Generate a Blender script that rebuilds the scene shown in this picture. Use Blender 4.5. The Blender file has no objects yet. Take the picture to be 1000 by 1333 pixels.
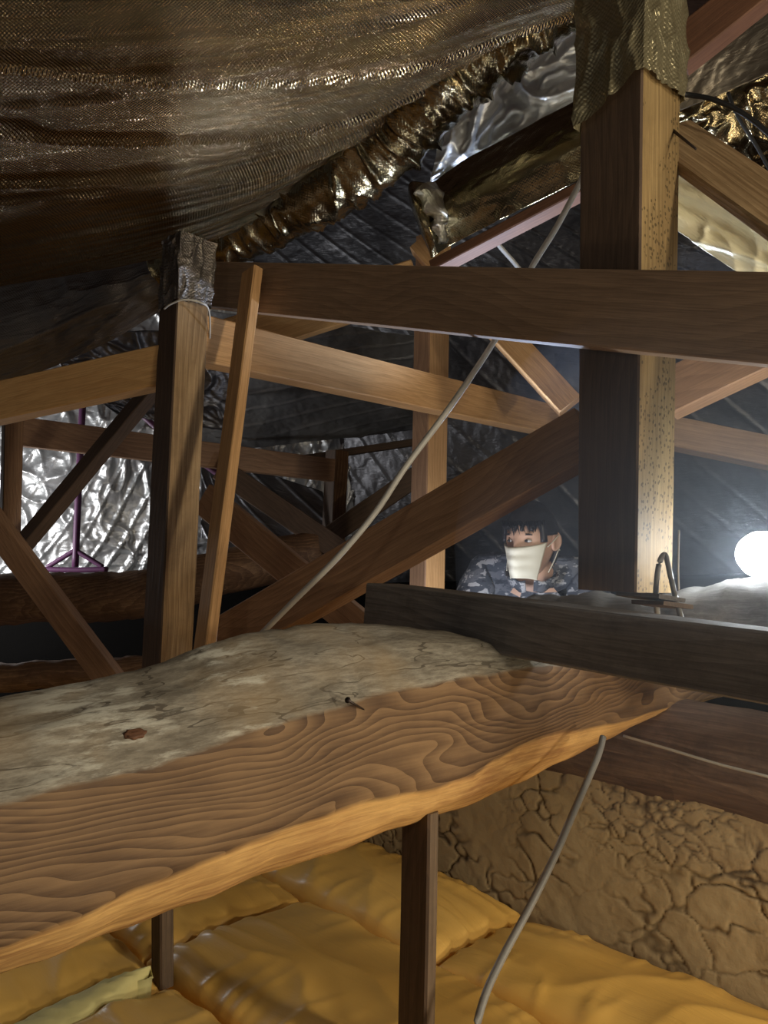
import bpy, bmesh, math, random
from mathutils import Vector, Matrix, noise
random.seed(7)
SC = bpy.context.scene
COL = SC.collection
# ------------------------------------------------------------------ camera
CZ = 0.86                      # eye height above the ceiling boards (metres)
FPX = 1000.0                   # focal length in pixels of the 1000 x 1333 frame
PITCH, ROLL = math.radians(4.0), math.radians(2.2)
FW = Vector((0, math.cos(PITCH), math.sin(PITCH)))
U0 = Vector((0, -math.sin(PITCH), math.cos(PITCH)))
R0 = Vector((1, 0, 0))
RT = R0*math.cos(ROLL) + U0*math.sin(ROLL)
UP = -R0*math.sin(ROLL) + U0*math.cos(ROLL)
EYE = Vector((0, 0, CZ))
cam = bpy.data.cameras.new('camera'); camo = bpy.data.objects.new('camera', cam); COL.objects.link(camo)
cam.sensor_fit = 'VERTICAL'; cam.sensor_height = 36; cam.lens = 36*FPX/1333.0
cam.clip_start = 0.02
camo.matrix_world = Matrix(((RT.x, UP.x, -FW.x, EYE.x), (RT.y, UP.y, -FW.y, EYE.y), (RT.z, UP.z, -FW.z, EYE.z), (0, 0, 0, 1)))
SC.camera = camo
# ------------------------------------------------------------------ world, lights, exposure
W = bpy.data.worlds.new('world'); SC.world = W; W.use_nodes = True
W.node_tree.nodes['Background'].inputs[0].default_value = (0.80, 0.80, 0.85, 1)
W.node_tree.nodes['Background'].inputs[1].default_value = 0.05
SC.view_settings.view_transform = 'Standard'; SC.view_settings.look = 'None'
SC.view_settings.exposure = 0.5; SC.view_settings.gamma = 1.0; SC.view_settings.use_curve_mapping = False
SC.cycles.use_denoising = True
SC.cycles.max_bounces = 8
def lamp(name, loc, col, power, r=0.06):
    l = bpy.data.lights.new(name, 'POINT'); l.color = col; l.energy = power; l.shadow_soft_size = r
    o = bpy.data.objects.new(name, l); o.location = loc; COL.objects.link(o); return o
lamp('work_light_right', (1.30, 0.06, CZ+0.04), (1.0, 0.87, 0.66), 23, 0.05)
lamp('fill_light_high', (1.33, 0.03, CZ+0.50), (1.0, 0.90, 0.72), 18, 0.06)  # unseen second lamp at the right, added to light the log tops
lamp('fill_light_low', (1.06, 0.12, CZ-0.42), (1.0, 0.88, 0.66), 15, 0.06)  # unseen, added to light the floor and the underside of the log
lamp('work_light_back', (-2.15, 3.35, CZ-0.05), (0.97, 0.98, 1.0), 24, 0.06)
lamp('work_light_behind_plank', (0.25, 2.16, CZ-0.19), (0.80, 0.86, 1.0), 4.0, 0.04)
_l = bpy.data.lights.new('glint_spot_behind_brace', 'SPOT'); _l.color = (0.60, 0.73, 1.0); _l.energy = 34; _l.shadow_soft_size = .04; _l.spot_size = math.radians(105); _l.spot_blend = .5
_o = bpy.data.objects.new('glint_spot_behind_brace', _l); COL.objects.link(_o)      # hidden spot, added for a bluish glint on the roof foil
_o.location = (0.41, 2.06, CZ+0.255); _o.rotation_euler = (Vector((0.10, 1.50, CZ+1.05))-Vector(_o.location)).to_track_quat('-Z', 'Y').to_euler()
lamp('fill_light_overhead', (-0.55, -0.5, CZ+0.30), (1.0, 0.92, 0.76), 2.9, 0.05)  # unseen fill, added to lighten the rail fronts

# ------------------------------------------------------------------ helpers
def P(px, py, d):
    """world point seen at photograph pixel (px, py) at depth d along the view axis"""
    return EYE + FW*d + RT*((px-500.0)/FPX*d) + UP*((666.5-py)/FPX*d)
def ray(px, py):
    return FW + RT*((px-500.0)/FPX) + UP*((666.5-py)/FPX)
def hit(px, py, p0, n):
    r = ray(px, py); t = (p0-EYE).dot(n)/r.dot(n); return EYE + r*t
UD = Vector((0.7071, -0.7071, 0)); VD = Vector((0.7071, 0.7071, 0))     # the two building axes
def tag(o, label=None, cat=None, group=None, kind=None):
    if label: o['label'] = label
    if cat: o['category'] = cat
    if group: o['group'] = group
    if kind: o['kind'] = kind
    return o
def link(name, me, mat=None, parent=None, smooth=False, M=None):
    if isinstance(me, bmesh.types.BMesh):
        m = bpy.data.meshes.new(name); me.to_mesh(m); me.free(); me = m
    if M is not None: me.transform(M.inverted())
    if mat is not None and len(me.materials) == 0:
        for x in (mat if isinstance(mat, (list, tuple)) else [mat]): me.materials.append(x)
    o = bpy.data.objects.new(name, me); COL.objects.link(o)
    if M is not None: o.matrix_world = M
    if parent is not None:
        o.parent = parent
        o.matrix_parent_inverse = parent.matrix_world.inverted() if parent.type != 'EMPTY' or True else Matrix()
    if smooth:
        for p in me.polygons: p.use_smooth = True
    return o
def empty(name, loc):
    o = bpy.data.objects.new(name, None); o.matrix_world = Matrix.Translation(loc); COL.objects.link(o); o.empty_display_size = .05; return o
def frame_of(A, B, n):
    x = (B-A).normalized(); n = Vector(n); n = (n - x*n.dot(x)).normalized(); z = x.cross(n).normalized()
    if z.z < 0: z = -z
    y = z.cross(x)
    return x, n, z, Matrix(((x.x, y.x, z.x, A.x), (x.y, y.y, z.y, A.y), (x.z, y.z, z.z, A.z), (0, 0, 0, 1)))

# ------------------------------------------------------------------ materials
def newmat(name):
    m = bpy.data.materials.new(name); m.use_nodes = True; nt = m.node_tree
    return m, nt, nt.nodes['Principled BSDF']
def N(nt, t, **kw):
    n = nt.nodes.new(t)
    for k, v in kw.items():
        if k in n.inputs.keys() if isinstance(k, str) else False: n.inputs[k].default_value = v
        else: setattr(n, k, v)
    return n
def mapping(nt, scale=(1, 1, 1), loc=(0, 0, 0), src='Object'):
    tc = nt.nodes.new('ShaderNodeTexCoord'); mp = nt.nodes.new('ShaderNodeMapping')
    nt.links.new(tc.outputs[src], mp.inputs[0]); mp.inputs['Scale'].default_value = scale; mp.inputs['Location'].default_value = loc
    return mp.outputs[0]
def noise_n(nt, vec, scale, detail=4, rough=0.55, dist=0.0):
    n = nt.nodes.new('ShaderNodeTexNoise'); n.inputs['Scale'].default_value = scale; n.inputs['Detail'].default_value = detail
    n.inputs['Roughness'].default_value = rough; n.inputs['Distortion'].default_value = dist
    nt.links.new(vec, n.inputs['Vector']); return n
def ramp(nt, fac, stops):
    r = nt.nodes.new('ShaderNodeValToRGB'); e = r.color_ramp.elements
    e[0].position, e[0].color = stops[0][0], tuple(stops[0][1])+(1,)
    e[1].position, e[1].color = stops[-1][0], tuple(stops[-1][1])+(1,)
    for p, c in stops[1:-1]:
        x = e.new(p); x.color = tuple(c)+(1,)
    nt.links.new(fac, r.inputs[0]); return r.outputs[0]
def mixc(nt, fac, a, b, mode='MIX'):
    m = nt.nodes.new('ShaderNodeMix'); m.data_type = 'RGBA'; m.blend_type = mode
    for s, v in ((0, fac), (6, a), (7, b)):
        if hasattr(v, 'default_value') or hasattr(v, 'is_linked'): nt.links.new(v, m.inputs[s])
        elif s == 0: m.inputs[0].default_value = v
        else: m.inputs[s].default_value = tuple(v)+(1,)
    return m.outputs[2]
def math_n(nt, op, a, b=0.5, clamp=False):
    m = nt.nodes.new('ShaderNodeMath'); m.operation = op; m.use_clamp = clamp
    for i, v in ((0, a), (1, b)):
        if isinstance(v, (int, float)): m.inputs[i].default_value = v
        else: nt.links.new(v, m.inputs[i])
    return m.outputs[0]
def bump(nt, bs, h, strength=0.4, dist=0.002):
    b = nt.nodes.new('ShaderNodeBump'); b.inputs['Strength'].default_value = strength; b.inputs['Distance'].default_value = dist
    nt.links.new(h, b.inputs['Height']); nt.links.new(b.outputs[0], bs.inputs['Normal']); return b

def ring_field(nt, vec, ring, wob=0.05, centre=(0, 0.05, -0.03), wx=1.6, wz=2.2):
    """growth rings of a wandering log axis along local X"""
    mp = nt.nodes.new('ShaderNodeMapping'); nt.links.new(vec, mp.inputs[0]); mp.inputs['Scale'].default_value = (wx, 2.2, wz)
    nz = noise_n(nt, mp.outputs[0], 1.0, 2, 0.45)
    sub = nt.nodes.new('ShaderNodeVectorMath'); sub.operation = 'SUBTRACT'; nt.links.new(nz.outputs['Color'], sub.inputs[0]); sub.inputs[1].default_value = (.5, .5, .5)
    sc = nt.nodes.new('ShaderNodeVectorMath'); sc.operation = 'SCALE'; nt.links.new(sub.outputs[0], sc.inputs[0]); sc.inputs['Scale'].default_value = wob*4
    ad = nt.nodes.new('ShaderNodeVectorMath'); ad.operation = 'ADD'; nt.links.new(vec, ad.inputs[0]); nt.links.new(sc.outputs[0], ad.inputs[1])
    a2 = nt.nodes.new('ShaderNodeVectorMath'); a2.operation = 'SUBTRACT'; nt.links.new(ad.outputs[0], a2.inputs[0]); a2.inputs[1].default_value = centre
    w = nt.nodes.new('ShaderNodeTexWave'); w.wave_type = 'RINGS'; w.rings_direction = 'X'; w.wave_profile = 'SAW'
    w.inputs['Scale'].default_value = 0.314/ring; w.inputs['Distortion'].default_value = 0.6; w.inputs['Detail'].default_value = 2; w.inputs['Detail Scale'].default_value = .3
    nt.links.new(a2.outputs[0], w.inputs['Vector']); return w.outputs['Fac']

def wood(name, light, dark, ring=0.010, grain=0.22, streak=0.5, rough=0.62, spots=0.0, wear=0.25, bumps=0.3, seed=0):
    m, nt, bs = newmat(name)
    vec = mapping(nt, loc=(seed*1.7, seed*0.31, seed*0.17))
    rf = ring_field(nt, vec, ring, 0.035, (0, 0.06, -0.04))
    st = nt.nodes.new('ShaderNodeMapping'); nt.links.new(vec, st.inputs[0]); st.inputs['Scale'].default_value = (5, 160, 160)
    fs = noise_n(nt, st.outputs[0], 1.0, 4, 0.6)
    big = nt.nodes.new('ShaderNodeMapping'); nt.links.new(vec, big.inputs[0]); big.inputs['Scale'].default_value = (3, 9, 9)
    fb = noise_n(nt, big.outputs[0], 1.0, 5, 0.6)
    f = math_n(nt, 'ADD', math_n(nt, 'MULTIPLY', rf, grain), math_n(nt, 'MULTIPLY', fs.outputs[0], streak))
    f = math_n(nt, 'ADD', f, math_n(nt, 'MULTIPLY', math_n(nt, 'SUBTRACT', fb.outputs[0], 0.5), 0.9))
    mid = [(a+b)/2 for a, b in zip(light, dark)]
    c = ramp(nt, f, [(0.05, light), (0.38, mid), (0.72, dark)])
    sk = nt.nodes.new('ShaderNodeMapping'); nt.links.new(vec, sk.inputs[0]); sk.inputs['Scale'].default_value = (9, 420, 420)
    fine = noise_n(nt, sk.outputs[0], 1.0, 3, 0.7)
    c = mixc(nt, math_n(nt, 'MULTIPLY', ramp(nt, fine.outputs[0], [(.45, (0, 0, 0)), (.7, (1, 1, 1))]), .45), c, [x*.45 for x in dark])
    wn = noise_n(nt, vec, 18, 6, 0.75)
    c = mixc(nt, math_n(nt, 'MULTIPLY', ramp(nt, wn.outputs[0], [(0.46, (0, 0, 0)), (0.68, (1, 1, 1))]), wear), c, [x*0.35 for x in dark])
    if spots > 0:
        vo = nt.nodes.new('ShaderNodeTexVoronoi'); vo.inputs['Scale'].default_value = 120; nt.links.new(vec, vo.inputs['Vector'])
        k = math_n(nt, 'MULTIPLY', math_n(nt, 'LESS_THAN', vo.outputs['Distance'], 0.32), math_n(nt, 'GREATER_THAN', noise_n(nt, vec, 9, 3).outputs[0], 0.5))
        c = mixc(nt, math_n(nt, 'MULTIPLY', k, spots), c, [x*0.3 for x in dark])
    nt.links.new(c, bs.inputs['Base Color']); bs.inputs['Roughness'].default_value = rough
    bs.inputs['Specular IOR Level'].default_value = 0.3
    bump(nt, bs, f, bumps, 0.002)
    return m

M_post_warm = wood('wood_post_warm', (.46, .32, .14), (.22, .14, .055), streak=.7, grain=.2, spots=.75, seed=1)
M_post_left = wood('wood_post_left', (.58, .40, .21), (.26, .16, .075), streak=.8, grain=.25, seed=2)
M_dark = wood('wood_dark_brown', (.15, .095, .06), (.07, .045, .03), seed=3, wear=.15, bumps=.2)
M_brace = wood('wood_brace_brown', (.44, .26, .145), (.22, .12, .065), seed=4, wear=.12, bumps=.2)
M_plank = wood('wood_rail_brown', (.42, .275, .165), (.22, .14, .085), seed=5, wear=.15, bumps=.2, streak=.6)
M_light = wood('wood_light_cedar', (.62, .38, .16), (.42, .22, .08), seed=6, wear=.10, streak=.45)
M_light2 = wood('wood_light_orange', (.64, .38, .17), (.42, .22, .085), seed=7, wear=.10, streak=.45)
M_grey = wood('wood_grey_weathered', (.33, .30, .27), (.14, .125, .115), seed=8, wear=.4, streak=.9, grain=.2, rough=.75)
M_red = wood('wood_red_brown', (.20, .095, .05), (.10, .045, .025), seed=9, wear=.2)
M_strut = wood('wood_strut_grey_brown', (.20, .14, .09), (.09, .06, .04), seed=10, wear=.2)
M_logbrown = wood('log_brown', (.36, .21, .10), (.13, .065, .03), ring=.014, grain=.35, streak=.9, seed=11, wear=.5, rough=.7)
M_logdark = wood('log_dark', (.17, .10, .07), (.07, .038, .027), ring=.014, streak=.9, seed=12, wear=.45)
M_logwall = wood('log_wall_brown', (.30, .205, .14), (.11, .065, .045), ring=.014, streak=.9, seed=14, wear=.6, rough=.75)
M_greyl = wood('wood_grey_pale', (.42, .40, .37), (.20, .19, .175), seed=15, wear=.4, streak=.9, grain=.15, rough=.75)
M_cutend = wood('wood_cut_end', (.66, .36, .13), (.48, .22, .07), seed=13, wear=.05, ring=.006, grain=.6)

def foil(name, col=(.78, .74, .66), rough=.28, dots=0.0, wr=0.5, wscale=30, aniso=(1, 1), metallic=1.0, pattern=0.0, dist=0.004):
    m, nt, bs = newmat(name)
    uv = mapping(nt, src='UV')
    mp = nt.nodes.new('ShaderNodeMapping'); nt.links.new(uv, mp.inputs[0]); mp.inputs['Scale'].default_value = (aniso[0], aniso[1], 1)
    nz = noise_n(nt, mp.outputs[0], wscale, 5, 0.62, 0.6)
    h = nz.outputs[0]
    if dots > 0:
        sx = nt.nodes.new('ShaderNodeSeparateXYZ'); nt.links.new(uv, sx.inputs[0])
        a = math_n(nt, 'SINE', math_n(nt, 'MULTIPLY', sx.outputs[0], 2*math.pi/0.0075)); b = math_n(nt, 'SINE', math_n(nt, 'MULTIPLY', sx.outputs[1], 2*math.pi/0.0075))
        h = math_n(nt, 'ADD', h, math_n(nt, 'MULTIPLY', math_n(nt, 'MULTIPLY', a, b), dots))
    fb = noise_n(nt, uv, 4, 4, 0.6)
    c = mixc(nt, ramp(nt, fb.outputs[0], [(.35, (0, 0, 0)), (.7, (1, 1, 1))]), col, [x*0.62 for x in col])
    nt.links.new(c, bs.inputs['Base Color']); bs.inputs['Metallic'].default_value = metallic; bs.inputs['Roughness'].default_value = rough
    bump(nt, bs, h, wr, dist)
    return m
F_near = foil('foil_near', (.30, .215, .115), .18, dots=.7, wr=.7, wscale=18, aniso=(1, 7), dist=.004)
F_gold = foil('foil_gold_crumpled', (.28, .22, .12), .20, dots=.05, wr=.6, wscale=40)
F_bright = foil('foil_bright', (.80, .76, .66), .30, dots=.0, wr=.7, wscale=28, aniso=(1, 3))
F_strip = foil('foil_strip_lit', (.92, .86, .60), .45, dots=.0, wr=.9, wscale=18, aniso=(1, 6), metallic=.15)
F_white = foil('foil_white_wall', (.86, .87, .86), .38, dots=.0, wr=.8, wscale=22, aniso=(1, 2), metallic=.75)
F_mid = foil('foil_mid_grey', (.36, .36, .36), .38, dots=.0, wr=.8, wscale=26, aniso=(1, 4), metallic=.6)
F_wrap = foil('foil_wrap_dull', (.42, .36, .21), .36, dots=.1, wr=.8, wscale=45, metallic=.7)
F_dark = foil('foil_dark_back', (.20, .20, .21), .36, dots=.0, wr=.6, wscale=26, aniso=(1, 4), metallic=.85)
F_darkb = foil('foil_dark_brown', (.17, .145, .11), .40, dots=.0, wr=.4, wscale=26, aniso=(1, 3), metallic=.85)
F_black = foil('foil_black_sheet', (.24, .21, .18), .28, dots=.1, wr=.9, wscale=22, aniso=(1, 8), metallic=.85)

def plain(name, col, rough=.5, metallic=0.0, nscale=60, var=.25, bumpy=.1):
    m, nt, bs = newmat(name); v = mapping(nt); nz = noise_n(nt, v, nscale, 4)
    c = mixc(nt, nz.outputs[0], col, [x*(1-var) for x in col])
    nt.links.new(c, bs.inputs['Base Color']); bs.inputs['Roughness'].default_value = rough; bs.inputs['Metallic'].default_value = metallic
    bump(nt, bs, nz.outputs[0], bumpy, .001); return m
M_cable = plain('cable_grey_white', (.52, .50, .45), .45)
M_cable2 = plain('cable_grey', (.26, .25, .23), .5)
M_black = plain('black_rubber', (.02, .02, .02), .35)
M_nail = plain('nail_rust', (.06, .045, .04), .5, .7)
M_shade_black = plain('shade_black_boards', (.007, .0065, .006), .95); M_shade_black.node_tree.nodes['Principled BSDF'].inputs['Specular IOR Level'].default_value = .05  # near-black colour without sheen stands in for the darkness behind the logs
M_purple = plain('purple_paint', (.16, .055, .14), .5)
M_tie = plain('white_twine', (.55, .52, .45), .8)

# ------------------------------------------------------------------ shape builders
def timber_bm(L, h, t, ch=0.0025, n=None, wob=0.0012, hB=None, seed=0, cutA=0.0, cutB=0.0):
    """a sawn member: X from 0 to L, Z from -h/2 to h/2, Y from 0 (front) back to t (sign kept); chamfered edges, slightly uneven"""
    bm = bmesh.new(); n = n or max(3, int(L/0.09)); hB = h if hB is None else hB
    rings = []
    for i in range(n+1):
        s = i/n; hh = (h+(hB-h)*s)/2; c = min(ch, hh*.3)
        prof = [(c, -hh), (t-c, -hh), (t, -hh+c), (t, hh-c), (t-c, hh), (c, hh), (0, hh-c), (0, -hh+c)]
        r = []
        for k, (y, z) in enumerate(prof):
            q = Vector((s*5+k*0.7, seed*3.1, k*1.3))
            w = Vector((0, noise.noise(q), noise.noise(q+Vector((9, 9, 9)))))*wob
            x = s*L
            if i == 0: x += cutA*(z/hh if hh else 0)
            if i == n: x += cutB*(z/hh if hh else 0)
            r.append(bm.verts.new((x, y+w.y, z+w.z)))
        rings.append(r)
    for a, b in zip(rings, rings[1:]):
        for k in range(8): bm.faces.new((a[k], a[(k+1) % 8], b[(k+1) % 8], b[k]))
    bm.faces.new(rings[0][::-1]); bm.faces.new(rings[-1])
    bmesh.ops.recalc_face_normals(bm, faces=bm.faces[:])
    return bm
SEED = [0]
def member(name, a, b, hA, hB=None, t=0.04, n=(-.7071, -.7071, 0), mat=None, label=None, cat='beam', group=None, parent=None, cutA=0, cutB=0, roll=0):
    """sawn member whose front face runs from pixel-depth a to b (centre line); hA, hB in pixels across the face"""
    A, B = P(*a), P(*b); hm = hA*a[2]/FPX; hb = (hB if hB is not None else hA*a[2]/b[2])*b[2]/FPX
    if b[0] > 1100: B = B+(B-A).normalized()*.45       # runs on past the picture edge
    if roll:
        x, nn, z, M = frame_of(A, B, n); n = Matrix.Rotation(math.radians(roll), 3, x)@nn
    x, nn, z, M = frame_of(A, B, n); y = z.cross(x)
    tt = -t if nn.dot(y) > 0 else t
    SEED[0] += 1
    L = (B-A).length
    bm = timber_bm(L, hm, abs(tt), ch=.0025, hB=hb, seed=SEED[0], cutA=cutA, cutB=cutB)
    if tt < 0:
        for v in bm.verts: v.co.y = -v.co.y
        bmesh.ops.reverse_faces(bm, faces=bm.faces[:])
    o = link(name, bm, mat, parent, M=None); o.matrix_world = M
    if parent is not None: o.matrix_parent_inverse = parent.matrix_world.inverted()
    if label: tag(o, label, cat, group)
    return o
def post(name, top, bot, wl, wr, mat, mat_shade, label, cat='post', group=None, ul=None, vr=None, topz=None):
    """square post from the pixels of its near vertical edge; wl = width of its left face, wr = of its right face"""
    T, B = P(*top), P(*bot); up = (T-B)
    l = (ul or -UD)*wl; r = (vr or VD)*wr
    bm = bmesh.new(); n = 10; c = .003; rings = []
    for i in range(n+1):
        o = B+up*(i/n); k = lambda a, b: o+l*a+r*b
        cl, cr = c/wl, c/wr
        pts = [k(cl, 0), k(1-cl, 0), k(1, cr), k(1, 1-cr), k(1-cl, 1), k(cl, 1), k(0, 1-cr), k(0, cr)]
        rings.append([bm.verts.new(p+noise.noise_vector(p*4)*.0012) for p in pts])
    for a, b in zip(rings, rings[1:]):
        for k in range(8): bm.faces.new((a[k], a[(k+1) % 8], b[(k+1) % 8], b[k]))
    bm.faces.new(rings[0]); bm.faces.new(rings[-1])
    bmesh.ops.recalc_face_normals(bm, faces=bm.faces[:])
    z = up.normalized(); y = (r-z*r.dot(z)).normalized(); x = z
    yy = y; zz = x.cross(yy)
    M = Matrix(((x.x, yy.x, zz.x, B.x), (x.y, yy.y, zz.y, B.y), (x.z, yy.z, zz.z, B.z), (0, 0, 0, 1)))
    lm = l.normalized()
    me = bpy.data.meshes.new(name); bm.to_mesh(me); bm.free()
    me.materials.append(mat); me.materials.append(mat_shade)
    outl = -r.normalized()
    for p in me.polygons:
        if p.normal.dot(outl) > .6: p.material_index = 1  # darker wood on the left face paints in its shade
    me.transform(M.inverted())
    o = link(name, me, None); o.matrix_world = M
    return tag(o, label, cat, group)
def tube(name, pts, r, mat, parent=None, label=None, cat='cable', nseg=8, sm=6, group=None, rB=None):
    """round cable or bar through world points (Catmull-Rom)"""
    Q = [pts[0]]+list(pts)+[pts[-1]]; path = []
    for i in range(1, len(Q)-2):
        for s in range(sm):
            t = s/sm; a, b, c, d = Q[i-1], Q[i], Q[i+1], Q[i+2]
            path.append(0.5*((2*b)+(c-a)*t+(2*a-5*b+4*c-d)*t*t+(3*b-a-3*c+d)*t**3))
    path.append(Q[-2]); bm = bmesh.new(); rings = []
    for i, p in enumerate(path):
        q0 = path[max(0, i-1)]; q1 = path[min(len(path)-1, i+1)]; T = (q1-q0).normalized()
        up = Vector((0, 0, 1)) if abs(T.z) < .9 else Vector((1, 0, 0)); X = T.cross(up).normalized(); Y = T.cross(X)
        rr = r if rB is None else r+(rB-r)*i/(len(path)-1)
        rings.append([bm.verts.new(p+(X*math.cos(2*math.pi*k/nseg)+Y*math.sin(2*math.pi*k/nseg))*rr) for k in range(nseg)])
    for a, b in zip(rings, rings[1:]):
        for k in range(nseg): bm.faces.new((a[k], a[(k+1) % nseg], b[(k+1) % nseg], b[k]))
    bm.faces.new(rings[0][::-1]); bm.faces.new(rings[-1])
    bmesh.ops.recalc_face_normals(bm, faces=bm.faces[:])
    o = link(name, bm, mat, parent, True)
    if label: tag(o, label, cat, group)
    return o
def cr(vals, x):
    """piecewise smooth interpolation of (x, v) pairs"""
    if x <= vals[0][0]: return vals[0][1]
    for (x0, a), (x1, b) in zip(vals, vals[1:]):
        if x <= x1:
            t = (x-x0)/(x1-x0); t = t*t*(3-2*t)*.35+t*.65
            return a+(b-a)*t
    return vals[-1][1]
def patch(name, grid, nu, nv, mat, disp=None, label=None, cat=None, kind=None, group=None, parent=None, thick=0.0015):
    """film sheet through a grid of pixel-depth points (rows x columns), displaced along its normal; UV in metres"""
    G = [[P(*c) for c in row] for row in grid]; R, C = len(G), len(G[0])
    def cm(a, b, c, d, t): return 0.5*((2*b)+(c-a)*t+(2*a-5*b+4*c-d)*t*t+(3*b-a-3*c+d)*t**3)
    def rowpt(row, u):
        x = u*(C-1); i = min(int(x), C-2); t = x-i
        a = row[i-1] if i > 0 else row[0]*2-row[1]; d = row[i+2] if i+2 < C else row[-1]*2-row[-2]
        return cm(a, row[i], row[i+1], d, t)
    def pt(u, v):
        y = v*(R-1); i = min(int(y), R-2); t = y-i
        b, c = rowpt(G[i], u), rowpt(G[i+1], u)
        a = rowpt(G[i-1], u) if i > 0 else b*2-c; d = rowpt(G[i+2], u) if i+2 < R else c*2-b
        return cm(a, b, c, d, t)
    Lu = sum((G[R//2][i+1]-G[R//2][i]).length for i in range(C-1)); Lv = sum((G[i+1][C//2]-G[i][C//2]).length for i in range(R-1))
    base = [[pt(i/nu, j/nv) for i in range(nu+1)] for j in range(nv+1)]
    verts = []
    for j in range(nv+1):
        for i in range(nu+1):
            p = base[j][i]
            if disp:
                du = base[j][min(nu, i+1)]-base[j][max(0, i-1)]; dv = base[min(nv, j+1)][i]-base[max(0, j-1)][i]
                nn = du.cross(dv).normalized()
                if nn.dot(EYE-p) < 0: nn = -nn
                p = p+nn*disp(i/nu*Lu, j/nv*Lv, i/nu, j/nv)
            verts.append(p)
    faces = [(j*(nu+1)+i, j*(nu+1)+i+1, (j+1)*(nu+1)+i+1, (j+1)*(nu+1)+i) for j in range(nv) for i in range(nu)]
    me = bpy.data.meshes.new(name); me.from_pydata(verts, [], faces); me.update()
    ul = me.uv_layers.new(name='UVMap')
    for p in me.polygons:
        for li in p.loop_indices:
            k = me.loops[li].vertex_index; ul.data[li].uv = ((k % (nu+1))/nu*Lu, (k//(nu+1))/nv*Lv)
    o = link(name, me, mat, parent, True)
    if thick:
        s = o.modifiers.new('film', 'SOLIDIFY'); s.thickness = thick; s.offset = 1 if False else -1
    return tag(o, label, cat, group, kind)
def fb(x, y, z=0.0, o=4):
    return noise.fractal(Vector((x, y, z)), 0.6, 2.1, o)
def ridge(x):
    return (1-abs(x))**3

# ------------------------------------------------------------------ setting: boards below, wall, far roof
def box_obj(name, c, s, mat, **kw):
    bm = bmesh.new(); bmesh.ops.create_cube(bm, size=1)
    for v in bm.verts: v.co = Vector((v.co.x*s[0], v.co.y*s[1], v.co.z*s[2]))+Vector(c)
    bmesh.ops.bevel(bm, geom=bm.edges[:], offset=.004, segments=1, affect='EDGES')
    o = link(name, bm, mat, kw.pop('parent', None)); return tag(o, **kw)
box_obj('ceiling', (0.2, 2.2, CZ+2.75), (8.4, 8.8, .05), M_logdark, kind='structure')
fl = box_obj('floor', (0.2, 2.6, -.02), (6.4, 6.6, .04), M_logdark, kind='structure')

# mud plaster wall under the wall log
NW = Vector((-.7071, -.7071, 0)); W0 = Vector((1.015, 1.015, 0))
def wallpt(px, py): return hit(px, py, W0, NW)
m, nt, bs = newmat('mud_plaster')
v = mapping(nt, src='Object')
n1 = noise_n(nt, v, 5, 6, .65); n2 = noise_n(nt, v, 60, 5, .7)
at = nt.nodes.new('ShaderNodeAttribute'); at.attribute_name = 'crack'
c = ramp(nt, n1.outputs[0], [(.3, (.33, .24, .13)), (.7, (.45, .345, .195))])
c = mixc(nt, at.outputs['Fac'], c, (.075, .05, .03))
nt.links.new(c, bs.inputs['Base Color']); bs.inputs['Roughness'].default_value = .95; bs.inputs['Specular IOR Level'].default_value = .1
bump(nt, bs, n2.outputs[0], .5, .003)
M_mud = m
def mud_wall():
    nu, nv = 640, 170; verts = []; crack = []
    o0 = W0 + UD*(-1.50); Lu, Lv = 2.6, 0.56
    for j in range(nv+1):
        for i in range(nu+1):
            a, b = i/nu*Lu, j/nv*Lv
            q = Vector((a*11, b*14, 0)); q += noise.noise_vector(q*.9)*.55+noise.noise_vector(q*3.1)*.16
            dd = noise.voronoi(q)[0]; e = dd[1]-dd[0]
            q2 = Vector((a*26, b*30, 3)); q2 += noise.noise_vector(q2*1.1)*.5
            d2 = noise.voronoi(q2)[0]; e2 = d2[1]-d2[0]
            gate = max(0, min(1, (noise.noise(Vector((a*5, b*5, 7)))+.25)*2.5)); gate2 = max(0, min(1, (noise.noise(Vector((a*4, b*4, 17)))-.0)*3))
            k = max(0, 1-e/.075)*gate; k2 = max(0, 1-e2/.09)*gate2*.7
            k = max(k, k2)
            h = -.005*k + .003*fb(a*4, b*4) + .0012*fb(a*30, b*30) + .0012*min(e, .35)*gate
            verts.append(o0+UD*a+NW*h+Vector((0, 0, b))); crack.append(k)
    faces = [(j*(nu+1)+i, j*(nu+1)+i+1, (j+1)*(nu+1)+i+1, (j+1)*(nu+1)+i) for j in range(nv) for i in range(nu)]
    # a real thickness behind the plaster face
    n0 = len(verts); back = -NW*.06
    c4 = [verts[0]+back, verts[nu]+back, verts[-1]+back, verts[-1-nu]+back]; verts += c4
    top = [n0-nu-1+i for i in range(nu+1)]; bot = list(range(nu+1))
    faces += [tuple([n0+1, n0]+bot), tuple([n0+3, n0+2]+top[::-1]), (n0, n0+1, n0+2, n0+3)]
    faces += [tuple([n0]+[n0+3]+[(nv-j)*(nu+1) for j in range(nv+1)]), tuple([n0+2, n0+1]+[j*(nu+1)+nu for j in range(nv+1)])]
    me = bpy.data.meshes.new('wall_right'); me.from_pydata(verts, [], faces); me.update()
    at = me.attributes.new('crack', 'FLOAT', 'POINT')
    for i in range(len(verts)): at.data[i].value = crack[i] if i < n0 else 0
    M = Matrix.Rotation(math.radians(-45), 4, 'Z'); M.translation = o0
    o = link('wall_right', me, M_mud, None, True, M=M)
    tag(o, kind='structure')
mud_wall()

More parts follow.
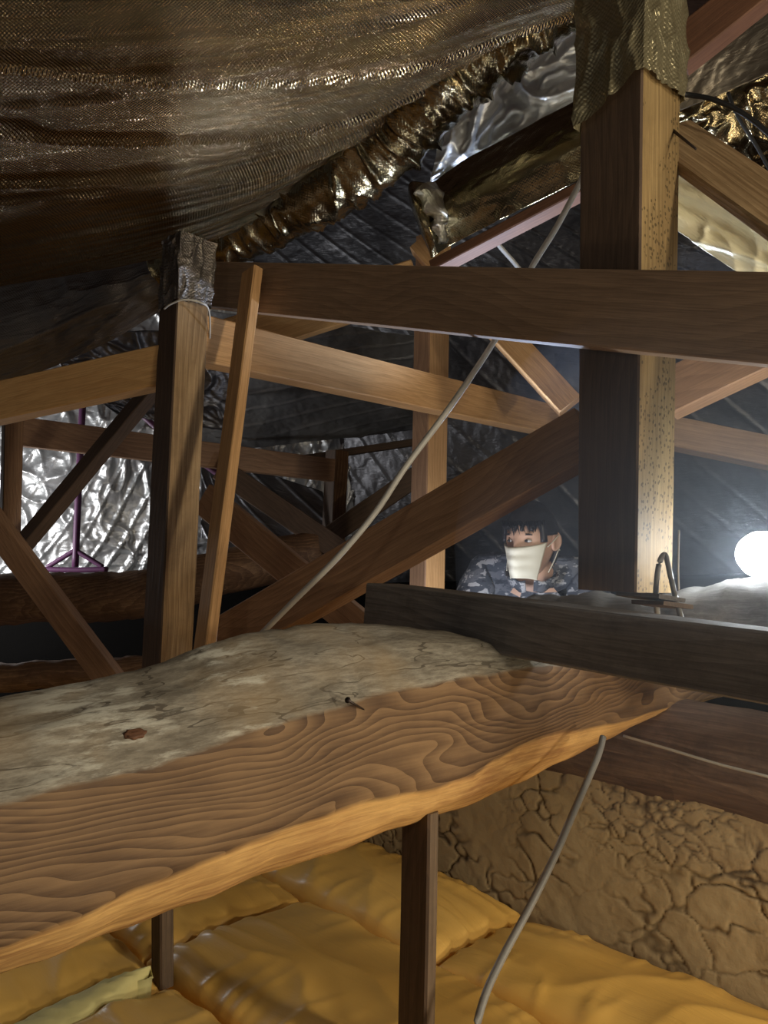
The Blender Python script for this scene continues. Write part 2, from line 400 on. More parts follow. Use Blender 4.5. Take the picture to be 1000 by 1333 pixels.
# ------------------------------------------------------------------ main hewn log in the foreground
Q0 = Vector((-.31, .62, 0)); NF = Vector((.7071, -.7071, 0))
TT = [(-260, 962), (-150, 938), (0, 911), (80, 897), (150, 885), (230, 870), (270, 858), (330, 838), (390, 821), (440, 814), (480, 809), (560, 808), (640, 816), (720, 834), (800, 858), (870, 866), (960, 884)]
FF = [(-260, 1120), (-150, 1085), (0, 1047), (100, 1020), (200, 996), (260, 976), (340, 948), (420, 924), (500, 903), (600, 884), (700, 868), (800, 862), (870, 872), (960, 892)]
GG = [(-260, 1340), (-150, 1290), (0, 1232), (100, 1192), (200, 1150), (300, 1108), (400, 1068), (480, 1040), (560, 1026), (620, 1008), (650, 985), (690, 965), (740, 950), (800, 940), (870, 921), (960, 903)]
SS = [(-260, 1380), (-150, 1325), (0, 1266), (100, 1236), (200, 1196), (300, 1160), (400, 1120), (480, 1096), (560, 1064), (640, 1040), (720, 1006), (770, 981), (830, 953), (880, 924), (960, 898)]
def main_log():
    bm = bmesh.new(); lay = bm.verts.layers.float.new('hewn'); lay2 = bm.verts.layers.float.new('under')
    n = 150; rings = []; K = None
    for i in range(n+1):
        px = -260+(955+260)*i/n
        off = lambda d: Q0+NF*(-d)
        F = hit(px, cr(FF, px), off(0), NF); G = hit(px, cr(GG, px), off(0), NF)
        S = hit(px, cr(SS, px), off(.055), NF); T = hit(px, cr(TT, px), off(.10), NF)
        s = F.dot(VD)                                # keep the ring in one plane across the log
        def put(p): return p+VD*(s-p.dot(VD))
        G, S, T = put(G), put(S), put(T)
        Mt = F.lerp(T, .5)+(Vector((0, 0, 1))*.012+NF*.006)
        BT = T-NF*.07+Vector((0, 0, -.03)); BM = S-NF*.115+Vector((0, 0, .08)); BB = S-NF*.075+Vector((0, 0, .012))
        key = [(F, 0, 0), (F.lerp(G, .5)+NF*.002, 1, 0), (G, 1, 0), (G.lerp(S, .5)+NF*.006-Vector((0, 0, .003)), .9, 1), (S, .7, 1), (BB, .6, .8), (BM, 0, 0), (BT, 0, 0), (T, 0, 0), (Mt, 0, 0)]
        ring = []
        for k in range(len(key)):
            a, b = key[k], key[(k+1) % len(key)]
            for q in range(5):
                t = q/5; p = a[0].lerp(b[0], t)
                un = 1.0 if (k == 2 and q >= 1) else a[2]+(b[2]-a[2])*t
                hw = 1.0 if (k < 2 and not (k == 0 and q == 0)) else (a[1]+(b[1]-a[1])*t)
                if k == 0 and q == 0: hw = .5
                ring.append((p, hw, un, k))
        cen = sum((x[0] for x in ring), Vector())/len(ring); r = []
        for (p, hw, un, k) in ring:
            d = (p-cen).normalized(); s5 = p*9
            am = .0035 if k in (5, 6, 7, 8, 9) else (.0045 if k in (2, 3) else .0012)
            h = am*noise.fractal(Vector((p.dot(VD)*7, p.dot(NF)*16, p.z*16)), .7, 2.1, 4)
            if k in (8, 9, 7): # long drying checks on the rounded top
                a1 = noise.noise(Vector((p.dot(VD)*2.2, p.dot(NF)*20+p.z*14, 5)))
                h -= .004*max(0, 1-abs(a1)/.05)
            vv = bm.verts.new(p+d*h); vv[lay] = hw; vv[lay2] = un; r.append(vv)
        rings.append(r)
    m_ = len(rings[0])
    for a, b in zip(rings, rings[1:]):
        for k in range(m_): bm.faces.new((a[k], a[(k+1) % m_], b[(k+1) % m_], b[k]))
    bm.faces.new(rings[0][::-1]); bm.faces.new(rings[-1])
    bmesh.ops.recalc_face_normals(bm, faces=bm.faces[:])
    m, nt, bs = newmat('hewn_log')
    vec = mapping(nt)
    rf = ring_field(nt, vec, .0062, .032, (0, .13, -.115), 2.8, 8.5)
    st = nt.nodes.new('ShaderNodeMapping'); nt.links.new(vec, st.inputs[0]); st.inputs['Scale'].default_value = (6, 170, 170)
    fs = noise_n(nt, st.outputs[0], 1, 4, .6)
    big = noise_n(nt, vec, 5, 5, .6)
    f = math_n(nt, 'ADD', math_n(nt, 'MULTIPLY', rf, .52), math_n(nt, 'MULTIPLY', math_n(nt, 'SUBTRACT', fs.outputs[0], .4), .75))
    f = math_n(nt, 'ADD', f, math_n(nt, 'MULTIPLY', math_n(nt, 'SUBTRACT', big.outputs[0], .5), .9))
    face = ramp(nt, f, [(0.0, (.25, .155, .08)), (.32, (.165, .10, .053)), (.6, (.095, .055, .031)), (.85, (.042, .026, .017))])
    und = ramp(nt, math_n(nt, 'ADD', fs.outputs[0], math_n(nt, 'SUBTRACT', big.outputs[0], .5)), [(.3, (.74, .47, .18)), (.75, (.38, .20, .08))])  # paler underside colour paints in the light reaching it from below
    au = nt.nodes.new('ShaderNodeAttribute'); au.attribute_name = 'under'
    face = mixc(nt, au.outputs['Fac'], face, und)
    gm = nt.nodes.new('ShaderNodeMapping'); nt.links.new(vec, gm.inputs[0]); gm.inputs['Scale'].default_value = (7, 30, 30)
    g1 = noise_n(nt, gm.outputs[0], 1, 7, .7); g2 = noise_n(nt, vec, 7, 5, .65)
    gf = math_n(nt, 'ADD', math_n(nt, 'MULTIPLY', g1.outputs[0], .7), math_n(nt, 'MULTIPLY', g2.outputs[0], .4))
    grey = ramp(nt, gf, [(.36, (.19, .165, .13)), (.47, (.29, .255, .195)), (.62, (.38, .345, .275)), (.8, (.46, .43, .35))])
    # tan bare patches and a chalky bloom around the knot
    ck = nt.nodes.new('ShaderNodeMapping'); nt.links.new(vec, ck.inputs[0]); ck.inputs['Scale'].default_value = (3.5, 26, 26)
    cn = noise_n(nt, ck.outputs[0], 1, 3, .5); cl = math_n(nt, 'ABSOLUTE', math_n(nt, 'SUBTRACT', cn.outputs[0], .5))
    grey = mixc(nt, math_n(nt, 'MULTIPLY', math_n(nt, 'LESS_THAN', cl, .006), .75), grey, (.05, .04, .03))
    sm = nt.nodes.new('ShaderNodeMapping'); nt.links.new(vec, sm.inputs[0]); sm.inputs['Scale'].default_value = (30, 150, 150)
    fsm = noise_n(nt, sm.outputs[0], 1, 6, .75); grey = mixc(nt, ramp(nt, fsm.outputs[0], [(.4, (.7, .7, .7)), (.62, (0, 0, 0))]), grey, (.12, .10, .075))
    tan = noise_n(nt, vec, 3.3, 4, .6)
    grey = mixc(nt, ramp(nt, tan.outputs[0], [(.52, (0, 0, 0)), (.66, (.7, .7, .7))]), grey, (.33, .23, .12))
    sp = nt.nodes.new('ShaderNodeSeparateXYZ'); nt.links.new(vec, sp.inputs[0])
    def bell(x, c, w):
        d = math_n(nt, 'DIVIDE', math_n(nt, 'SUBTRACT', x, c), w); return math_n(nt, 'SUBTRACT', 1.0, math_n(nt, 'MULTIPLY', d, d), True)
    bl = math_n(nt, 'MAXIMUM', bell(sp.outputs[0], .12, .085), bell(sp.outputs[0], .26, .06))
    bn = ramp(nt, g1.outputs[0], [(.50, (0, 0, 0)), (.58, (.7, .7, .7))])
    grey = mixc(nt, math_n(nt, 'MULTIPLY', bl, bn), grey, (.66, .64, .54))
    ah = nt.nodes.new('ShaderNodeAttribute'); ah.attribute_name = 'hewn'
    e = math_n(nt, 'ADD', ah.outputs['Fac'], math_n(nt, 'MULTIPLY', math_n(nt, 'SUBTRACT', g2.outputs[0], .5), .7))
    e = ramp(nt, e, [(.35, (0, 0, 0)), (.6, (1, 1, 1))])
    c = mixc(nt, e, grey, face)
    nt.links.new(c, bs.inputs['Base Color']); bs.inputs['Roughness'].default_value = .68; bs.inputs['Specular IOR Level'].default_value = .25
    bump(nt, bs, gf, .6, .004)
    M = Matrix.Rotation(math.radians(45), 4, 'Z'); M.translation = Vector((-.31, .62, CZ))
    o = link('hewn_log_beam', bm, m, None, True, M=M)
    tag(o, 'huge hewn log beam with swirling ringed grain crossing the foreground, grey weathered top', 'beam')
    return o
LOG = main_log()
# knot hollow, nails
def nail(a, b, r, parent=None, label=None, head=True, name='nail'):
    A, B = a, b; bm = bmesh.new(); d = (B-A); L = d.length
    bmesh.ops.create_cone(bm, cap_ends=True, segments=8, radius1=r, radius2=r*.6, depth=L, matrix=Matrix.Translation((0, 0, L/2)))
    if head: bmesh.ops.create_cone(bm, cap_ends=True, segments=10, radius1=r*2.3, radius2=r*2.0, depth=r*1.2)
    q = d.to_track_quat('Z', 'Y').to_matrix().to_4x4(); q.translation = A
    o = link(name, bm, M_nail, None, True); o.matrix_world = q
    if label: tag(o, label, 'nail')
    return o
F1 = Q0-NF*.0
n1p = hit(439, 913, Q0-NF*.005, NF)
nail(n1p+NF*.018+Vector((0, 0, .004)), hit(476, 925, Q0-NF*.002, NF), .0016, label='bent rusty nail with a round head sticking out of the hewn log')
bm = bmesh.new(); bmesh.ops.create_icosphere(bm, subdivisions=3, radius=1)
for v in bm.verts:
    p = v.co.copy(); v.co = Vector((p.x*.011, p.y*.006, p.z*.004))*(1+.35*noise.noise(p*2.2)); v.co.z -= .002*max(0, 1-(p.x**2+p.y**2))
kn = link('knot', bm, M_red, None, True)
bpy.context.view_layer.update(); Mi = LOG.matrix_world.inverted(); ok_, kp, _n, _f = LOG.ray_cast(Mi@EYE, Mi.to_3x3()@ray(176, 955)); kp = LOG.matrix_world@kp; kn.matrix_world = Matrix.Translation(kp)@Matrix.Rotation(math.radians(45), 4, 'Z')@Matrix.Rotation(math.radians(35), 4, 'X')
kn.parent = LOG; kn.matrix_parent_inverse = LOG.matrix_world.inverted(); kn['label'] = 'small reddish broken knot in a pale bloom'

# ------------------------------------------------------------------ rounded logs
def log(name, pts, rad, mat, label, cat='log', nz=.012, n=60, seg=22, flat=None, seed=0):
    pts = [Vector(p) for p in pts]; Q = [pts[0]*2-pts[1]]+pts+[pts[-1]*2-pts[-2]]; path = []
    for i in range(n+1):
        x = i/n*(len(pts)-1); k = min(int(x), len(pts)-2); t = x-k; a, b, c, d = Q[k:k+4]
        path.append(0.5*((2*b)+(c-a)*t+(2*a-5*b+4*c-d)*t*t+(3*b-a-3*c+d)*t**3))
    D = (pts[-1]-pts[0]).normalized(); Y = Vector((0, 0, 1)).cross(D).normalized(); Z = D.cross(Y)
    bm = bmesh.new(); rings = []
    for i, p in enumerate(path):
        R = rad[0]+(rad[1]-rad[0])*i/n; r = []
        for k in range(seg):
            a = 2*math.pi*k/seg; d = Y*math.cos(a)+Z*math.sin(a)
            rr = R*(1+.10*noise.noise(Vector((i*.12, math.cos(a)*1.2, math.sin(a)*1.2+seed))))+nz*fb(i*.25, math.cos(a)*3, math.sin(a)*3+seed)
            r.append(bm.verts.new(p+d*rr))
        rings.append(r)
    for a, b in zip(rings, rings[1:]):
        for k in range(seg): bm.faces.new((a[k], a[(k+1) % seg], b[(k+1) % seg], b[k]))
    bm.faces.new(rings[0][::-1]); bm.faces.new(rings[-1])
    bmesh.ops.recalc_face_normals(bm, faces=bm.faces[:])
    M = Matrix(((D.x, Y.x, Z.x, pts[0].x), (D.y, Y.y, Z.y, pts[0].y), (D.z, Y.z, Z.z, pts[0].z), (0, 0, 0, 1)))
    o = link(name, bm, mat, None, True, M=M); return tag(o, label, cat)
wl = lambda s, z: W0+UD*s-NW*.070+Vector((0, 0, z))
log('wall_log', [wl(-1.4, CZ-.342), wl(-.3, CZ-.338), wl(.2, CZ-.344), wl(.75, CZ-.342)], (.102, .102), M_logwall, 'dark brown rounded log lying along the top of the cracked mud wall', nz=.008)
# grey log carrying the big post, behind the grey plank
gp = lambda px, py, d: P(px, py, d)
log('tie_log', [gp(700, 818, 1.50), gp(850, 830, 1.33), gp(1000, 816, 1.22), gp(1200, 830, 1.02)], (.068, .086), M_greyl, 'rounded grey log under the foot of the thick post, beside the glaring lamp', nz=.006, seed=3)
log('hewn_log_stub', [gp(-120, 800, 3.2), gp(0, 781, 3.15), gp(100, 778, 3.1), gp(195, 771, 3.05), gp(300, 742, 3.05), gp(420, 716, 3.1)], (.11, .085), M_logbrown, 'rough brown log lying far back behind the left posts', nz=.010, seed=6)
log('hewn_log_stub', [gp(-120, 893, 2.6), gp(30, 880, 2.6), gp(180, 872, 2.6), gp(330, 860, 2.6)], (.05, .045), M_logbrown, 'thin brown log low in the dark above the left end of the hewn log', nz=.008, seed=8)

# ------------------------------------------------------------------ posts
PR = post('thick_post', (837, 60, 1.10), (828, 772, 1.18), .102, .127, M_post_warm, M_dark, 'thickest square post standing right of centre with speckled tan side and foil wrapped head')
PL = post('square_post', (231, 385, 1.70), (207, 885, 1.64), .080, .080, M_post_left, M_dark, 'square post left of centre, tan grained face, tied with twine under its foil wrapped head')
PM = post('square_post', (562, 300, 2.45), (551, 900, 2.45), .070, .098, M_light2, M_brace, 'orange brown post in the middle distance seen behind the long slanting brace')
# tenon plug and notch line on the dark face of the thick post
def on_post(px, py, off=0.0):      # the dark left face plane of the thick post
    p0 = P(828, 772, 1.18); return hit(px, py, p0+NW*off, NW)
cs = [on_post(x, y, .0006) for x, y in ((776, 118), (808, 112), (806, 198), (776, 204))]
bm = bmesh.new(); f = [bm.verts.new(c) for c in cs]; fc = bm.faces.new(f); r_ = bmesh.ops.extrude_face_region(bm, geom=[fc])
for v_ in [g for g in r_['geom'] if isinstance(g, bmesh.types.BMVert)]: v_.co += NW*.003
bmesh.ops.recalc_face_normals(bm, faces=bm.faces[:])
link('tenon_plug', bm, M_brace, PR)
post('hanging_strut', (559, 1060, 1.03), (551, 1500, 1.00), .052, .022, M_strut, M_dark, 'thin dark square strut dropping from the hewn log into the insulation at bottom centre', cat='strut')
post('hanging_strut', (209, 1175, 1.30), (209, 1290, 1.30), .034, .026, M_strut, M_dark, 'short brown stub strut standing between insulation batts below the hewn log', cat='strut')
PB = post('short_post', (437, 585, 3.6), (431, 716, 3.6), .075, .085, M_logbrown, M_dark, 'short grey brown post far back with a rail butting into it')
post('short_post', (8, 470, 2.5), (2, 715, 2.5), .03, .06, M_brace, M_dark, 'brown post cut off by the left edge of the picture under the light beam')

# ------------------------------------------------------------------ sawn members
RB = -4
member('rail', (262, 369, 1.95), (1120, 421, .90), 58, 130, .03, (-.70, -.714, 0), M_plank, 'wide brown rail board crossing high in front of both big posts', 'board')
member('grey_plank', (475, 789, 1.354), (1120, 889, .80), 60, 104, .085, (-.7071, -.7071, 0), M_grey, 'grey weathered plank resting on the hewn log, its blunt end in mid air', 'plank')
member('long_brace', (262, 846, 1.74), (760, 560, 1.27), 64, 74, .045, (-.7071, -.7071, 0), M_brace, 'long dark brown brace slanting up to the thick post with a bright lower edge', 'brace', roll=RB)
member('light_beam', (-120, 547, 2.0), (212, 473, 1.74), 50, 52, .06, (.12, -1, 0), M_light, 'pale yellow brown beam running from the left picture edge to the left post', 'beam')
member('light_beam', (266, 440, 1.75), (735, 549, 2.62), 62, 38, .06, (.62, -.78, 0), M_light2, 'long orange brown beam descending from behind the left post past the middle post', 'beam')
member('light_beam', (262, 452, 2.1), (545, 362, 2.35), 52, 52, .05, (.3, -.95, 0), M_light, 'pale beam mostly hidden behind the wide rail, rising to the right above the orange beam', 'beam')
member('light_brace', (545, 312, 2.30), (742, 525, 2.10), 30, 34, .05, (-.3, -.95, .2), M_light2, 'short orange brace slanting down behind the wide rail to the thick post', 'brace')
member('batten', (323, 350, 1.73), (256, 868, 1.45), 30, 30, .024, (-.7071, -.7071, 0), M_light2, 'narrow leaning batten nailed to the wide rail next to the left post', 'batten')
member('rear_rail', (20, 560, 2.9), (436, 612, 3.55), 38, 29, .05, (.1, -1, 0), M_brace, 'far reddish brown rail ending at the short post behind the left post', 'beam')
member('rear_brace', (205, 487, 2.45), (18, 712, 2.45), 27, 27, .04, (-.75, -.66, 0), M_dark, 'dark brace slanting down left from under the light beam', 'brace')
member('rear_brace', (-40, 646, 2.05), (152, 905, 1.85), 33, 34, .035, (-.30, -.95, 0), M_brace, 'brown brace slanting down right into the dark at the left, its upper edge catching light', 'brace')
member('rear_brace', (262, 648, 2.3), (492, 838, 1.9), 42, 42, .035, (-.3, -.95, 0), M_brace, 'brown brace slanting down right behind the batten and the long brace', 'brace')
member('rear_brace', (285, 610, 3.2), (450, 722, 3.0), 30, 30, .04, (.0, -1, 0), M_dark, 'nearly black brace slanting down right below the far reddish rail', 'brace')
member('rear_brace', (425, 700, 3.3), (562, 606, 3.3), 26, 26, .04, (.0, -1, 0), M_dark, 'nearly black brace rising right from the short post to the middle post', 'brace')
member('rear_rail', (330, 606, 3.7), (560, 572, 3.7), 9, 9, .04, (.0, -1, 0), M_dark, 'thin dark far rail on top of the short post', 'beam')
member('upper_brace', (864, 164, 1.28), (1130, 346, 1.00), 86, 104, .018, (.2, -.98, 0), M_post_left, 'wide brown board slanting down right from the thick post head to the right edge', 'brace')
member('right_brace', (862, 512, 1.50), (1130, 380, 1.30), 62, 72, .045, (-.7071, -.7071, 0), M_brace, 'dark brace behind the rail at right, bright below, rising right of the thick post', 'brace', roll=RB)
member('right_beam', (800, 545, 2.2), (1130, 612, 2.2), 40, 40, .06, (.3, -.95, 0), M_plank, 'dim grey brown beam above the glaring lamp at the right edge', 'beam')
member('purlin', (560, 345, 1.85), (800, 218, 1.62), 14, 15, .05, (-.4, -.9, 0), M_red, 'thin red brown purlin edge under the foil wrapped beam left of the thick post', 'beam')
member('rafter', (880, 62, 1.32), (1010, -42, 1.25), 50, 50, .05, (-.3, -.9, 0), M_red, 'red brown rafter end at the top right above the foil', 'beam')

# ------------------------------------------------------------------ foil sheets of the roof
def d_near(U, V, u, v):      # long shallow streaks running along the sheet
    h = .004*fb(U*1.2, V*3.0, 1, 3)
    h += .006*ridge(noise.noise(Vector((U*.9, V*9+U*1.2, 4)))*2.2)
    nn_ = noise.noise(Vector((U*.55, V*7.5-U*.5, 14))); h += .012*max(0, 1-abs(nn_)*14)**1.5
    h += .0030*ridge(noise.noise(Vector((U*1.3, V*30+U*2, 8)))*2)
    return h
patch('ceiling', [[(-260, -260, .95), (150, -240, 1.0), (500, -230, 1.1), (900, -220, 1.2)],
                  [(-260, 40, 1.15), (150, 50, 1.2), (500, 20, 1.3), (820, -40, 1.4)],
                  [(-260, 290, 1.55), (120, 240, 1.65), (400, 190, 1.7), (680, 60, 1.65)],
                  [(-260, 405, 2.0), (0, 372, 2.02), (215, 330, 2.0), (400, 262, 1.95)]], 260, 260, F_near, d_near, kind='structure')
def d_low(U, V, u, v):
    return .02*fb(U*1.5, V*3, 3)+.010*ridge(noise.noise(Vector((U*1.6-V*1.2, V*12, 9)))*2)+.003*ridge(noise.noise(Vector((U*3, V*40, 8)))*2)
patch('foil_sheet', [[(-260, 420, 2.3), (0, 362, 2.25), (120, 330, 2.2), (216, 318, 2.1)],
                     [(-260, 500, 2.25), (0, 440, 2.2), (110, 400, 2.15), (218, 358, 2.1)],
                     [(-260, 560, 2.3), (0, 500, 2.28), (120, 455, 2.2), (222, 398, 2.15)]], 150, 80, F_black, d_low,
      label='black crinkled foil sheet sagging above the light beam at the left edge', cat='foil sheet')
# foil wrapped timber: a tube with cross folds
def foil_tube(name, pts, rad, mat, label, folds=26, amp=.016, n=260, seg=48, seed=0, sq=1.0, cat='foil wrap'):
    pts = [P(*p) for p in pts]; Q = [pts[0]*2-pts[1]]+pts+[pts[-1]*2-pts[-2]]; verts = []; L = 0; prev = None; Ls = []
    for i in range(n+1):
        x = i/n*(len(pts)-1); k = min(int(x), len(pts)-2); t = x-k; a, b, c, d = Q[k:k+4]
        p = 0.5*((2*b)+(c-a)*t+(2*a-5*b+4*c-d)*t*t+(3*b-a-3*c+d)*t**3)
        dd = 0.5*((c-a)+2*(2*a-5*b+4*c-d)*t+3*(3*b-a-3*c+d)*t*t); D = dd.normalized()
        if prev is not None: L += (p-prev).length
        prev = p; Ls.append(L); Y = D.cross(Vector((0, 0, 1))).normalized(); Z = Y.cross(D)
        rr = cr(rad, i/n)
        for s in range(seg+1):
            an = 2*math.pi*s/seg; ca, sa = math.cos(an), math.sin(an)
            q = Vector((L*folds*.75, ca*.8+seed, sa*.8))
            f = noise.noise(q+Vector((.7*noise.noise(q*.7), 0, 0)))
            h = amp*ridge(f*1.9)*(.4+.6*abs(noise.noise(Vector((L*5, ca*2, sa*2+seed+5)))*2))+amp*.15*noise.noise(q*2.1)+.2*amp*ridge(noise.noise(Vector((L*50, ca*2, sa*2)))*2)
            verts.append(p+(Y*ca+Z*sa)*(rr+h))
    w = seg+1
    faces = [(i*w+s, i*w+s+1, (i+1)*w+s+1, (i+1)*w+s) for i in range(n) for s in range(seg)]
    me = bpy.data.meshes.new(name); me.from_pydata(verts, [], faces); me.update(); ul = me.uv_layers.new(name='UVMap')
    for p in me.polygons:
        for li in p.loop_indices:
            k = me.loops[li].vertex_index; ul.data[li].uv = (Ls[k//w], (k % w)/seg*2*math.pi*.08)
    o = link(name, me, mat, None, True); bpy.context.view_layer.update()
    return tag(o, label, cat)
foil_tube('foil_wrapped_rafter', [(215, 355, 2.15), (328, 284, 2.05), (425, 228, 1.92), (505, 166, 1.82), (565, 104, 1.72), (632, 46, 1.64), (712, -4, 1.58), (852, -88, 1.5)],
          [(0, .070), (.2, .098), (.6, .098), (1, .080)], F_gold, 'large rafter wrapped in deeply folded golden foil running up from the left post', amp=.022)
def d_crump(s, a=.016):
    def f(U, V, u, v):
        q = Vector((U*9, V*9, s)); return a*(ridge(noise.noise(q+noise.noise_vector(q*.5)*.8)*2)*.9+.6*ridge(noise.noise(q*2.6)*2)*.5)+a*.4*noise.noise(q*.4)
    return f
patch('foil_sheet', [[(560, 90, 2.0), (690, 20, 1.9), (800, -40, 1.85)], [(570, 180, 2.0), (680, 105, 1.92), (790, 60, 1.85)], [(560, 245, 2.05), (680, 190, 1.95), (790, 140, 1.88)]],
      120, 90, F_white, d_crump(2, .022), label='bright crumpled silver foil patch catching bluish light left of the thick post head', cat='foil sheet')
# beam wrapped in foil, left of the thick post
patch('foil_sheet', [[(538, 262, 2.0), (600, 212, 1.93), (690, 164, 1.8), (790, 112, 1.7)], [(548, 292, 1.96), (610, 250, 1.88), (695, 208, 1.75), (790, 165, 1.66)], [(566, 330, 2.0), (620, 302, 1.9), (700, 262, 1.78), (800, 212, 1.68)]],
      160, 70, F_gold, lambda U, V, u, v: .004*fb(U*4, V*8, 5)+.010*ridge(noise.noise(Vector((U*13, V*3, 2)))*2)*(v > .4)*min(1, (v-.4)*4)+.05*math.exp(-((u-.06)/.06)**2), label='golden foil stapled over the beam left of the thick post, ticked with staples', cat='foil sheet')
foil_tube('foil_tuft', [(556, 250, 1.93), (570, 275, 1.9), (573, 295, 1.9), (577, 316, 1.9)], [(0, .03), (.5, .014), (1, .006)], F_bright, 'bright twisted tuft of foil hanging above the end of the short orange brace', amp=.012, n=60, seg=24, seed=4)
# foil around the post heads
def head_wrap(name, corner, wl_, wr_, ztop, zbl, zbc, zbr, mat, label, amp=.007, seed=0):
    c = P(*corner); n = 46; m_ = 60; verts = []; k = 4*n
    a0, b0 = -UD*wl_, VD*wr_; loop = []
    cs = [c+a0, c, c+b0, c+a0+b0]; zb = [zbl, zbc, zbr, (zbl+zbr)/2]
    for e in range(4):
        for i in range(n):
            t = i/n; loop.append((cs[e].lerp(cs[(e+1) % 4], t), zb[e]+(zb[(e+1) % 4]-zb[e])*t))
    cen = sum(cs, Vector())/4
    for j in range(m_+1):
        for i in range(k+1):
            p, z0 = loop[i % k]; z0 += .006*noise.noise(Vector((p.x*30, p.y*30, seed)))
            z = z0+(ztop-z0)*j/m_; o = (p-cen); o.z = 0; q = Vector((p.x*18, p.y*18, z*7+seed))
            h = amp*(ridge(noise.noise(q)*2)+.7*ridge(noise.noise(q*2.3)*2)+.4*noise.noise(q*.5)); pp = p+o.normalized()*h; verts.append(Vector((pp.x, pp.y, z)))
    w = k+1; faces = [(j*w+i, j*w+i+1, (j+1)*w+i+1, (j+1)*w+i) for j in range(m_) for i in range(k)]
    me = bpy.data.meshes.new(name); me.from_pydata(verts, [], faces); me.update(); ul = me.uv_layers.new(name='UVMap')
    for p in me.polygons:
        for li in p.loop_indices:
            q = me.loops[li].vertex_index; ul.data[li].uv = ((q % w)/k*4*wr_, verts[q].z)
    return tag(link(name, me, mat, None, True), label, 'foil wrap')
zc = lambda px, py, d: P(px, py, d).z
head_wrap('foil_post_wrap', (838, 100, 1.088), .108, .134, zc(838, -120, 1.1), zc(838, 138, 1.10), zc(838, 98, 1.10), zc(838, 80, 1.10), F_wrap, 'crumpled gold foil wrapped round the head of the thick post at the top edge', amp=.007)
head_wrap('foil_post_wrap', (232, 380, 1.69), .084, .084, zc(219, 300, 1.7), zc(219, 396, 1.7), zc(219, 392, 1.7), zc(219, 388, 1.7), F_black, 'dull foil wrapped round the head of the left post beside the rail end', amp=.006, seed=5)
# foil right of the thick post
patch('foil_sheet', [[(870, 70, 1.42), (940, 20, 1.40), (1040, -45, 1.38), (1200, -150, 1.35)], [(870, 108, 1.44), (940, 70, 1.41), (1040, 20, 1.38), (1200, -50, 1.35)], [(870, 150, 1.47), (940, 122, 1.43), (1040, 80, 1.38), (1200, 20, 1.35)]],
      110, 60, F_darkb, lambda U, V, u, v: .003*fb(U*8, V*8, 6), label='smooth grey foil band over the beam at the top right corner', cat='foil sheet')
patch('foil_sheet', [[(860, 128, 1.62), (950, 95, 1.58), (1060, 50, 1.52), (1220, -10, 1.5)], [(860, 200, 1.70), (950, 170, 1.62), (1060, 140, 1.56), (1220, 100, 1.5)], [(860, 270, 1.8), (950, 250, 1.75), (1060, 230, 1.7), (1220, 200, 1.65)]],
      130, 100, F_gold, d_crump(12, .018), label='crumpled gold foil gathered above the wide brown board at the right edge', cat='foil sheet')
patch('foil_strip', [[(862, 205, 1.40), (950, 262, 1.34), (1060, 335, 1.27), (1180, 410, 1.2)], [(862, 246, 1.42), (950, 304, 1.36), (1060, 372, 1.29), (1180, 445, 1.22)], [(862, 288, 1.42), (950, 347, 1.37), (1060, 412, 1.30), (1180, 480, 1.23)]],
      140, 60, F_strip, lambda U, V, u, v: .014*ridge(noise.noise(Vector((U*2.2, V*26+U*5, 3)))*2)+.009*ridge(noise.noise(Vector((U*9, V*14, 8)))*2), label='bright silvery foil strip directly under the wide brown board at the right', cat='foil sheet')
# far roof and gable sheets, seams running down the slope
def d_stripe(fu, fv, s, amp=.018, soft=0.6):
    def f(U, V, u, v):
        x = U*fu+V*fv+soft*noise.noise(Vector((U*1.1, V*1.1, s)))
        r = abs((x % 1.0)-.5)*2                    # seam line every unit
        cell = math.floor(x)
        gate = .35+.65*abs(math.sin(cell*12.9))
        return amp*gate*max(0, 1-(1-r)/.22)+.02*fb(U*.9, V*.9, s, 3)+.005*fb(U*7, V*7, s)
    return f
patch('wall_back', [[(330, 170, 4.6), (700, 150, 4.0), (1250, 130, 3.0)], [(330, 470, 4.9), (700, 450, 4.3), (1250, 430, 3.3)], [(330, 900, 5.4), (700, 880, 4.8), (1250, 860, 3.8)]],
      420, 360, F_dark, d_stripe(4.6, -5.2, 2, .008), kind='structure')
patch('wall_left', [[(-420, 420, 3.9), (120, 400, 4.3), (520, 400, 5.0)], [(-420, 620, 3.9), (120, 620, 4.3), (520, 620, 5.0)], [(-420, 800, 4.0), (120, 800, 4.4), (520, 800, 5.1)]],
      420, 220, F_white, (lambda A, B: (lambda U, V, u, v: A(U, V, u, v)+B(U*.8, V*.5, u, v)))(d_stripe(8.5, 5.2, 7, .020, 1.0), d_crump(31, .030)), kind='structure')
patch('ceiling', [[(230, 400, 3.2), (400, 420, 3.3), (560, 440, 3.6)], [(240, 500, 3.6), (390, 505, 3.7), (560, 510, 3.9)], [(240, 590, 4.0), (400, 578, 4.1), (560, 556, 4.2)]],
      200, 150, F_mid, d_stripe(2.0, 9, 9, .008), kind='structure')
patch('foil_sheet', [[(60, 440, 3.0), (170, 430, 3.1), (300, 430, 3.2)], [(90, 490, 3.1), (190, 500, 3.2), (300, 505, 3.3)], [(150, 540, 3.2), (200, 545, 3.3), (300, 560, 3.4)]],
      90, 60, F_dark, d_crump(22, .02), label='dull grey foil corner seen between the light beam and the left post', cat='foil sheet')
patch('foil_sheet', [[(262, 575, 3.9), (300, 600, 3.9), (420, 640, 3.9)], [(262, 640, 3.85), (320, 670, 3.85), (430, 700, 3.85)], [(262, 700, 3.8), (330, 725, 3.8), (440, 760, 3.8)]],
      90, 60, F_dark, d_stripe(9, -7, 5, .014), label='striped grey foil behind the crossing dark braces left of the short post', cat='foil sheet')
